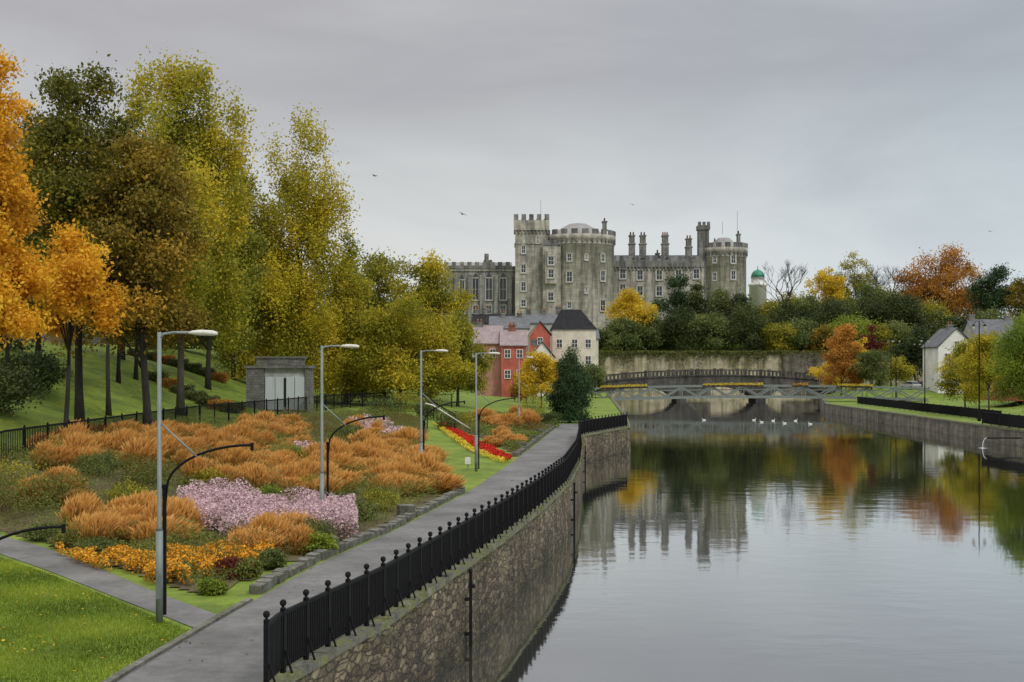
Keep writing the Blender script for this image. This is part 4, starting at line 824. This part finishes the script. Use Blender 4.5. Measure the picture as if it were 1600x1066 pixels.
# ---------------------------------------------------------------- far trees
def TF(*a,**k):
    k.setdefault('group',"trees below and beside the castle");k.setdefault('tr',.25);k.setdefault('nl',9);return tree(*a,**k)
TF(990,286,452,530,80,LM['yellow'],11000,.5,'round',nc=80,label="bright yellow autumn tree below castle tower")
LB={'ever':"deep green evergreen tree below castle",'mid':"mid-green leafy tree below castle wall",'dk':"dark green tree below castle wall",'olive':"olive autumn tree below castle wall",'bright':"fresh green tree below castle wall",'brown':"brownish autumn tree below castle wall"}
for px,D,t,bo,w,mt,kd in [(1056,292,428,535,64,'ever','oval'),(1020,284,492,542,70,'mid','round'),(975,280,500,542,60,'mid','round'),(1090,288,446,538,60,'dk','round'),(1125,292,455,540,62,'mid','round'),(1158,290,458,540,56,'dk','round'),(1060,280,485,543,70,'dk','round'),(1110,280,490,545,70,'mid','round'),(1165,280,484,545,80,'dk','round'),(1200,300,472,540,60,'olive','round'),(1230,288,472,543,80,'dk','round'),(1265,300,462,540,60,'mid','round'),(1300,290,470,543,80,'dk','round'),(1345,300,448,540,80,'mid','round'),(1385,292,462,543,90,'dk','oval'),(1425,290,468,545,80,'dk','round'),(1250,280,500,545,80,'mid','round'),(1330,280,500,545,90,'bright','round'),(1400,280,505,550,80,'mid','round'),(945,276,520,548,50,'mid','round'),(1210,278,508,547,60,'olive','round'),(1290,278,512,548,50,'brown','round'),(1375,278,512,550,50,'olive','round')]:
    TF(px,D,t,bo,w,LM[mt],9500,.46,kd,nc=70,cr=.15,label=LB[mt])
TF(1468,330,386,505,118,LM['rust'],24000,.5,'round',nc=130,label="large rust-orange autumn tree on skyline",nl=14)
TF(1290,320,420,475,62,LM['yellow'],6000,.5,'round',nc=50,label="yellow autumn tree on skyline")
TF(1338,330,394,470,66,LM['olive'],4500,.42,'oval',nc=55,label="thinning olive tree on skyline",cr=.10)
TF(1556,320,418,490,70,LM['ever'],11000,.5,'oval',nc=80,label="dark evergreen tree on skyline",cr=.17)
TF(1605,310,425,500,80,LM['brown'],9000,.5,'round',nc=60,label="brown autumn tree on skyline")
for px,D,t,bo,w,mt in [(1450,300,480,560,80,'olive'),(1500,285,490,560,80,'dk'),(1550,280,485,560,90,'mid'),(1600,275,495,570,100,'olive'),(1430,260,515,590,60,'dk'),(1640,300,460,560,110,'dk'),(1370,330,455,500,90,'olive'),(1420,335,452,500,80,'brown'),(1520,340,445,500,80,'rust'),(1240,335,462,500,90,'olive'),(1310,340,455,500,70,'brown')]:
    TF(px,D,t,bo,w,LM[mt],7500,.5,'round',nc=60,cr=.16,label="autumn tree in wooded hillside beyond river")
bare_tree(1226,318,393,50,"tall leafless tree on skyline");bare_tree(1386,325,398,50,"leafless tree on skyline");bare_tree(1300,330,402,50,"thin leafless tree on skyline");bare_tree(1530,330,405,50,"thin leafless tree on skyline");bare_tree(1362,340,415,40,"thin leafless tree on skyline")
TR=dict(group="trees along the far bank street")
TF(1315,222,513,602,72,LM['rust'],15000,.36,'round',nc=90,label="orange autumn street tree by footbridge",tr=.15,**TR)
TF(1338,228,518,600,40,LM['yellow'],4500,.34,'round',nc=50,label="slim yellow street tree",tr=.12,**TR)
TF(1360,232,508,590,38,LM['maroon'],5500,.34,'round',nc=50,label="small maroon-leaved street tree",tr=.12,**TR)
TF(1362,218,546,602,62,LM['mid'],8000,.34,'round',nc=65,label="rounded green street tree",tr=.12,**TR)
TF(1508,150,538,622,90,LM['birchg'],18000,.24,'round',nc=100,label="yellow-green young tree on grassy bank",tr=.12,**TR)
TF(1545,140,516,605,84,LM['maple'],15000,.24,'round',nc=90,label="gold-green young tree on grassy bank",tr=.12,**TR)
TF(1602,116,498,636,130,LM['bright'],30000,.2,'round',nc=150,label="fresh green tree on grassy bank",tr=.13,**TR)
TF(1300,240,560,605,50,LM['yellow'],4500,.34,'round',nc=45,label="low yellow tree beside old bridge",tr=.1,**TR)
TF(1590,200,545,605,90,LM['rust'],8000,.34,'round',nc=65,label="orange autumn tree behind shopfront",tr=.15,**TR)
TF(1400,236,560,600,60,LM['olive'],6000,.34,'round',nc=50,label="olive street tree beside parked cars",tr=.12,**TR)
# old style lamps
T=None
for px,D,top in ((1530,130,490),(1445,178,518),(1400,208,520),(1392,225,522),(1433,232,528)):
    x=cX(px,D);z0=float(gz(x,D));h=cZ(top,D)-z0
    if T is None:
        h0=h;T=thing("ornate_street_lamp",(x,D,z0),"black ornate street lamp with twin lanterns on bank","street lamp","ornate lamps along the far bank")
        b=B();b.lathe((0,0,0),[(.2,0),(.2,.3),(.13,.5),(.13,1.3),(.08,1.5),(.055,h-1.2),(.07,h-1.1),(.03,h-.9),(.02,h)],10);b.tube([(-.6,0,h-1.2),(-.3,0,h-.75),(0,0,h-.9),(.3,0,h-.75),(.6,0,h-1.2)],.03,6);part(b,"post",T,['black'],False)
        for s in (-.6,.6):
            b=B();b.lathe((s,0,h-1.65),[(.08,0),(.2,.3)],6,0,False);b.lathe((s,0,h-1.35),[(.24,0),(.1,.16),(.02,.25)],6,1,False);part(b,"lantern",T,['lampw','black'],False)
    else: copy_thing(T,(x,D,z0),R.uniform(-.3,.3),h/h0)
# cars
def car(loc,mat,label,rz):
    T=thing("parked_car",loc,label,"car","cars on the far bank street")
    b=B();pr=[(-2.1,.3),(-2.15,.75),(-1.95,.95),(-1.3,1.0),(1.1,1.0),(2.0,.85),(2.15,.6),(2.1,.3)];n=len(pr)
    b.add([(.85*s,y,z) for s in (-1,1) for y,z in pr],[tuple(range(n)),tuple(range(n,2*n))]+[(i,(i+1)%n,(i+1)%n+n,i+n) for i in range(n)])
    b.add([(-.7,-1.3,1.45),(.7,-1.3,1.45),(.7,.35,1.45),(-.7,.35,1.45),(-.62,-1.2,1.5),(.62,-1.2,1.5),(.62,.25,1.5),(-.62,.25,1.5)],[(0,1,5,4),(1,2,6,5),(2,3,7,6),(3,0,4,7),(4,5,6,7)])
    part(b,"body",T,[mat],False)
    b=B();b.add([(-.8,-1.75,1.002),(.8,-1.75,1.002),(.8,1.05,1.002),(-.8,1.05,1.002),(-.7,-1.3,1.448),(.7,-1.3,1.448),(.7,.35,1.448),(-.7,.35,1.448)],[(0,1,5,4),(1,2,6,5),(2,3,7,6),(3,0,4,7)]);part(b,"windscreen",T,['glass'],False)
    for sx in (-.8,.8):
        for sy in (-1.35,1.35):
            b=B();b.tube([(sx-.1,sy,.32),(sx+.1,sy,.32)],.32,16);b.tube([(sx-.12,sy,.32),(sx+.12,sy,.32)],.18,12,1);part(b,"wheel",T,['tyre','galv'],False)
    for sx in (-.6,.6):
        b=B();b.box(sx-.16,sx+.16,-2.17,-2.1,.62,.78);part(b,"headlight",T,['white'],False)
    T.rotation_euler=(0,0,rz)
for px,D,mt,lb in ((1423,222,'carw',"white car parked on far bank street"),(1447,228,'card',"dark blue car parked on far bank street"),(1466,221,'carw',"white car parked near cottages"),(1435,238,'carr',"dark red car parked on far bank street"),(1484,218,'card',"dark car parked near young trees")):
    x=cX(px,D);car((x,D,float(gz(x,D))+.03),mt,lb,.25)
# ---------------------------------------------------------------- birds
def swan(px,py,rz,s=.42):
    D=(H-WZ)*F/(py-HY);x=cX(px,D);T=thing("swan",(x,D,WZ-.02),"white swan swimming on calm river","swan","swans on the river")
    b=B();b.tube([(-.6,0,.28),(-.5,0,.24),(-.2,0,.15),(.15,0,.13),(.4,0,.2),(.5,0,.4),(.47,0,.62),(.5,0,.75),(.58,0,.8),(.68,0,.76)],[.03,.1,.22,.24,.15,.07,.055,.05,.06,.03],10);part(b,"body",T,['swan'],False)
    b=B();b.tube([(.67,0,.77),(.78,0,.72)],[.028,.012],6);part(b,"beak",T,['beak'],False);T.rotation_euler=(0,0,rz);T.scale=(s,s,s)
for px,py,r in ((1178,657,0),(1190,660,3),(1208,658,.3),(1226,662,3.3),(1243,658,.2),(1266,663,2.8),(1100,657,3)): swan(px,py,r)
def fly(px,py,D,s,mat,label,rz):
    T=thing("flying_bird",W(px,D,py),label,"bird","birds in flight");b=B()
    b.tube([(-.22,0,0),(-.12,0,.01),(0,0,0),(.12,0,.02),(.19,0,.04),(.25,0,.03)],[.015,.04,.055,.045,.035,.008],8)
    part(b,"body",T,[mat],False)
    for q in (-1,1):
        b=B();v=[(.08,0,.02),(.1,.2*q,.12),(.02,.48*q,.06),(-.04,.25*q,.1),(-.09,0,.01)];b.add(v+[(x,y,z-.012) for x,y,z in v],[(0,1,3,4),(1,2,3),(5,6,8,9),(6,7,8)]+[(i,(i+1)%5,(i+1)%5+5,i+5) for i in range(5)]);part(b,"wing",T,[mat],False)
    T.rotation_euler=(.3,.1,rz);T.scale=(s,)*3
fly(585,275,80,.7,'bird',"dark bird flying with raised wings",.9);fly(723,335,80,.7,'bird',"dark bird flying in overcast sky",2.2);fly(988,320,110,.8,'gull',"grey gull gliding over castle",1.2);fly(1547,362,110,.6,'gull',"grey gull gliding over trees",1.7)
x,y=cX(1536,108),108;T=thing("water_outfall",(x,y,1.2),"small water jet arcing from pipe into river","water jet")
b=B();b.tube([(x+3.5,y,1.9),(x+.35,y,1.9)],.06,8);part(b,"pipe",T,['black'])
b=B();b.tube([(x+.35,y,1.9),(x+.2,y,1.88),(x+.06,y,1.7),(x-.02,y,1.4),(x-.05,y,WZ)],[.02,.025,.03,.035,.05],8);b.lathe((x-.05,y,WZ),[(.45,.005),(.2,.02),(.08,.05)],14);part(b,"jet",T,['jet'])
# ---------------------------------------------------------------- world, sun, camera
w=bpy.data.worlds.new("World");sc.world=w;w.use_nodes=True;nt=w.node_tree;bg=nt.nodes["Background"]
sd=Vector((.45,-.62,.75)).normalized();el=math.asin(sd.z);rot=math.atan2(sd.x,sd.y)
sk=nt.nodes.new("ShaderNodeTexSky");sk.sky_type='NISHITA';sk.sun_disc=False;sk.sun_elevation=el;sk.sun_rotation=rot
nt.links.new(sk.outputs[0],bg.inputs[0]);bg.inputs[1].default_value=.08
tc=nt.nodes.new("ShaderNodeTexCoord");sp_=nt.nodes.new("ShaderNodeSeparateXYZ");nt.links.new(tc.outputs["Generated"],sp_.inputs[0])
mp=nt.nodes.new("ShaderNodeMapping");mp.inputs["Scale"].default_value=(1,1,3.2);nt.links.new(tc.outputs["Generated"],mp.inputs[0])
n=nt.nodes.new("ShaderNodeTexNoise");n.inputs["Scale"].default_value=2.3;n.inputs["Detail"].default_value=6;n.inputs["Roughness"].default_value=.55;n.inputs["Distortion"].default_value=.4;nt.links.new(mp.outputs[0],n.inputs["Vector"])
a=nt.nodes.new("ShaderNodeMath");a.operation='MULTIPLY_ADD';nt.links.new(n.outputs[0],a.inputs[0]);a.inputs[1].default_value=.3;nt.links.new(sp_.outputs[2],a.inputs[2])
r=ramp(nt,[(.78,.79,.775),(.71,.725,.72),(.55,.565,.575),(.45,.45,.47),(.70,.70,.71),(1.6,1.6,1.58)],[.12,.24,.33,.42,.6,1]);nt.links.new(a.outputs[0],r.inputs[0])
r2=ramp(nt,[(1.02,1.0,.995),(1,1,1),(.89,.97,1.03)],[.3,.5,.75])
ax=nt.nodes.new("ShaderNodeMath");ax.operation='MULTIPLY_ADD';nt.links.new(sp_.outputs[0],ax.inputs[0]);ax.inputs[1].default_value=.6;ax.inputs[2].default_value=.5;nt.links.new(ax.outputs[0],r2.inputs[0])
cc=mixc(nt,r.outputs[0],r2.outputs[0],1.0)
bg2=nt.nodes.new("ShaderNodeBackground");nt.links.new(cc,bg2.inputs[0]);bg2.inputs[1].default_value=1.0
mx=nt.nodes.new("ShaderNodeMixShader");mx.inputs[0].default_value=.94;nt.links.new(bg.outputs[0],mx.inputs[1]);nt.links.new(bg2.outputs[0],mx.inputs[2]);nt.links.new(mx.outputs[0],nt.nodes["World Output"].inputs[0])
L=bpy.data.lights.new("sun",'SUN');L.energy=1.5;L.angle=math.radians(10);L.color=(1,.94,.85);o=bpy.data.objects.new("sun",L);link(o);o.rotation_euler=sd.to_track_quat('Z','Y').to_euler();o.location=(0,0,60)
cam=bpy.data.cameras.new("camera");co=bpy.data.objects.new("camera",cam);link(co);co.location=(0,0,H);co.rotation_euler=(math.pi/2,0,0)
cam.lens=36*F/1600;cam.sensor_width=36;cam.shift_y=(HY-533)/1600;cam.clip_end=6000;cam.clip_start=.1;sc.camera=co
sc.view_settings.view_transform='Standard';sc.view_settings.look='None';sc.view_settings.exposure=0
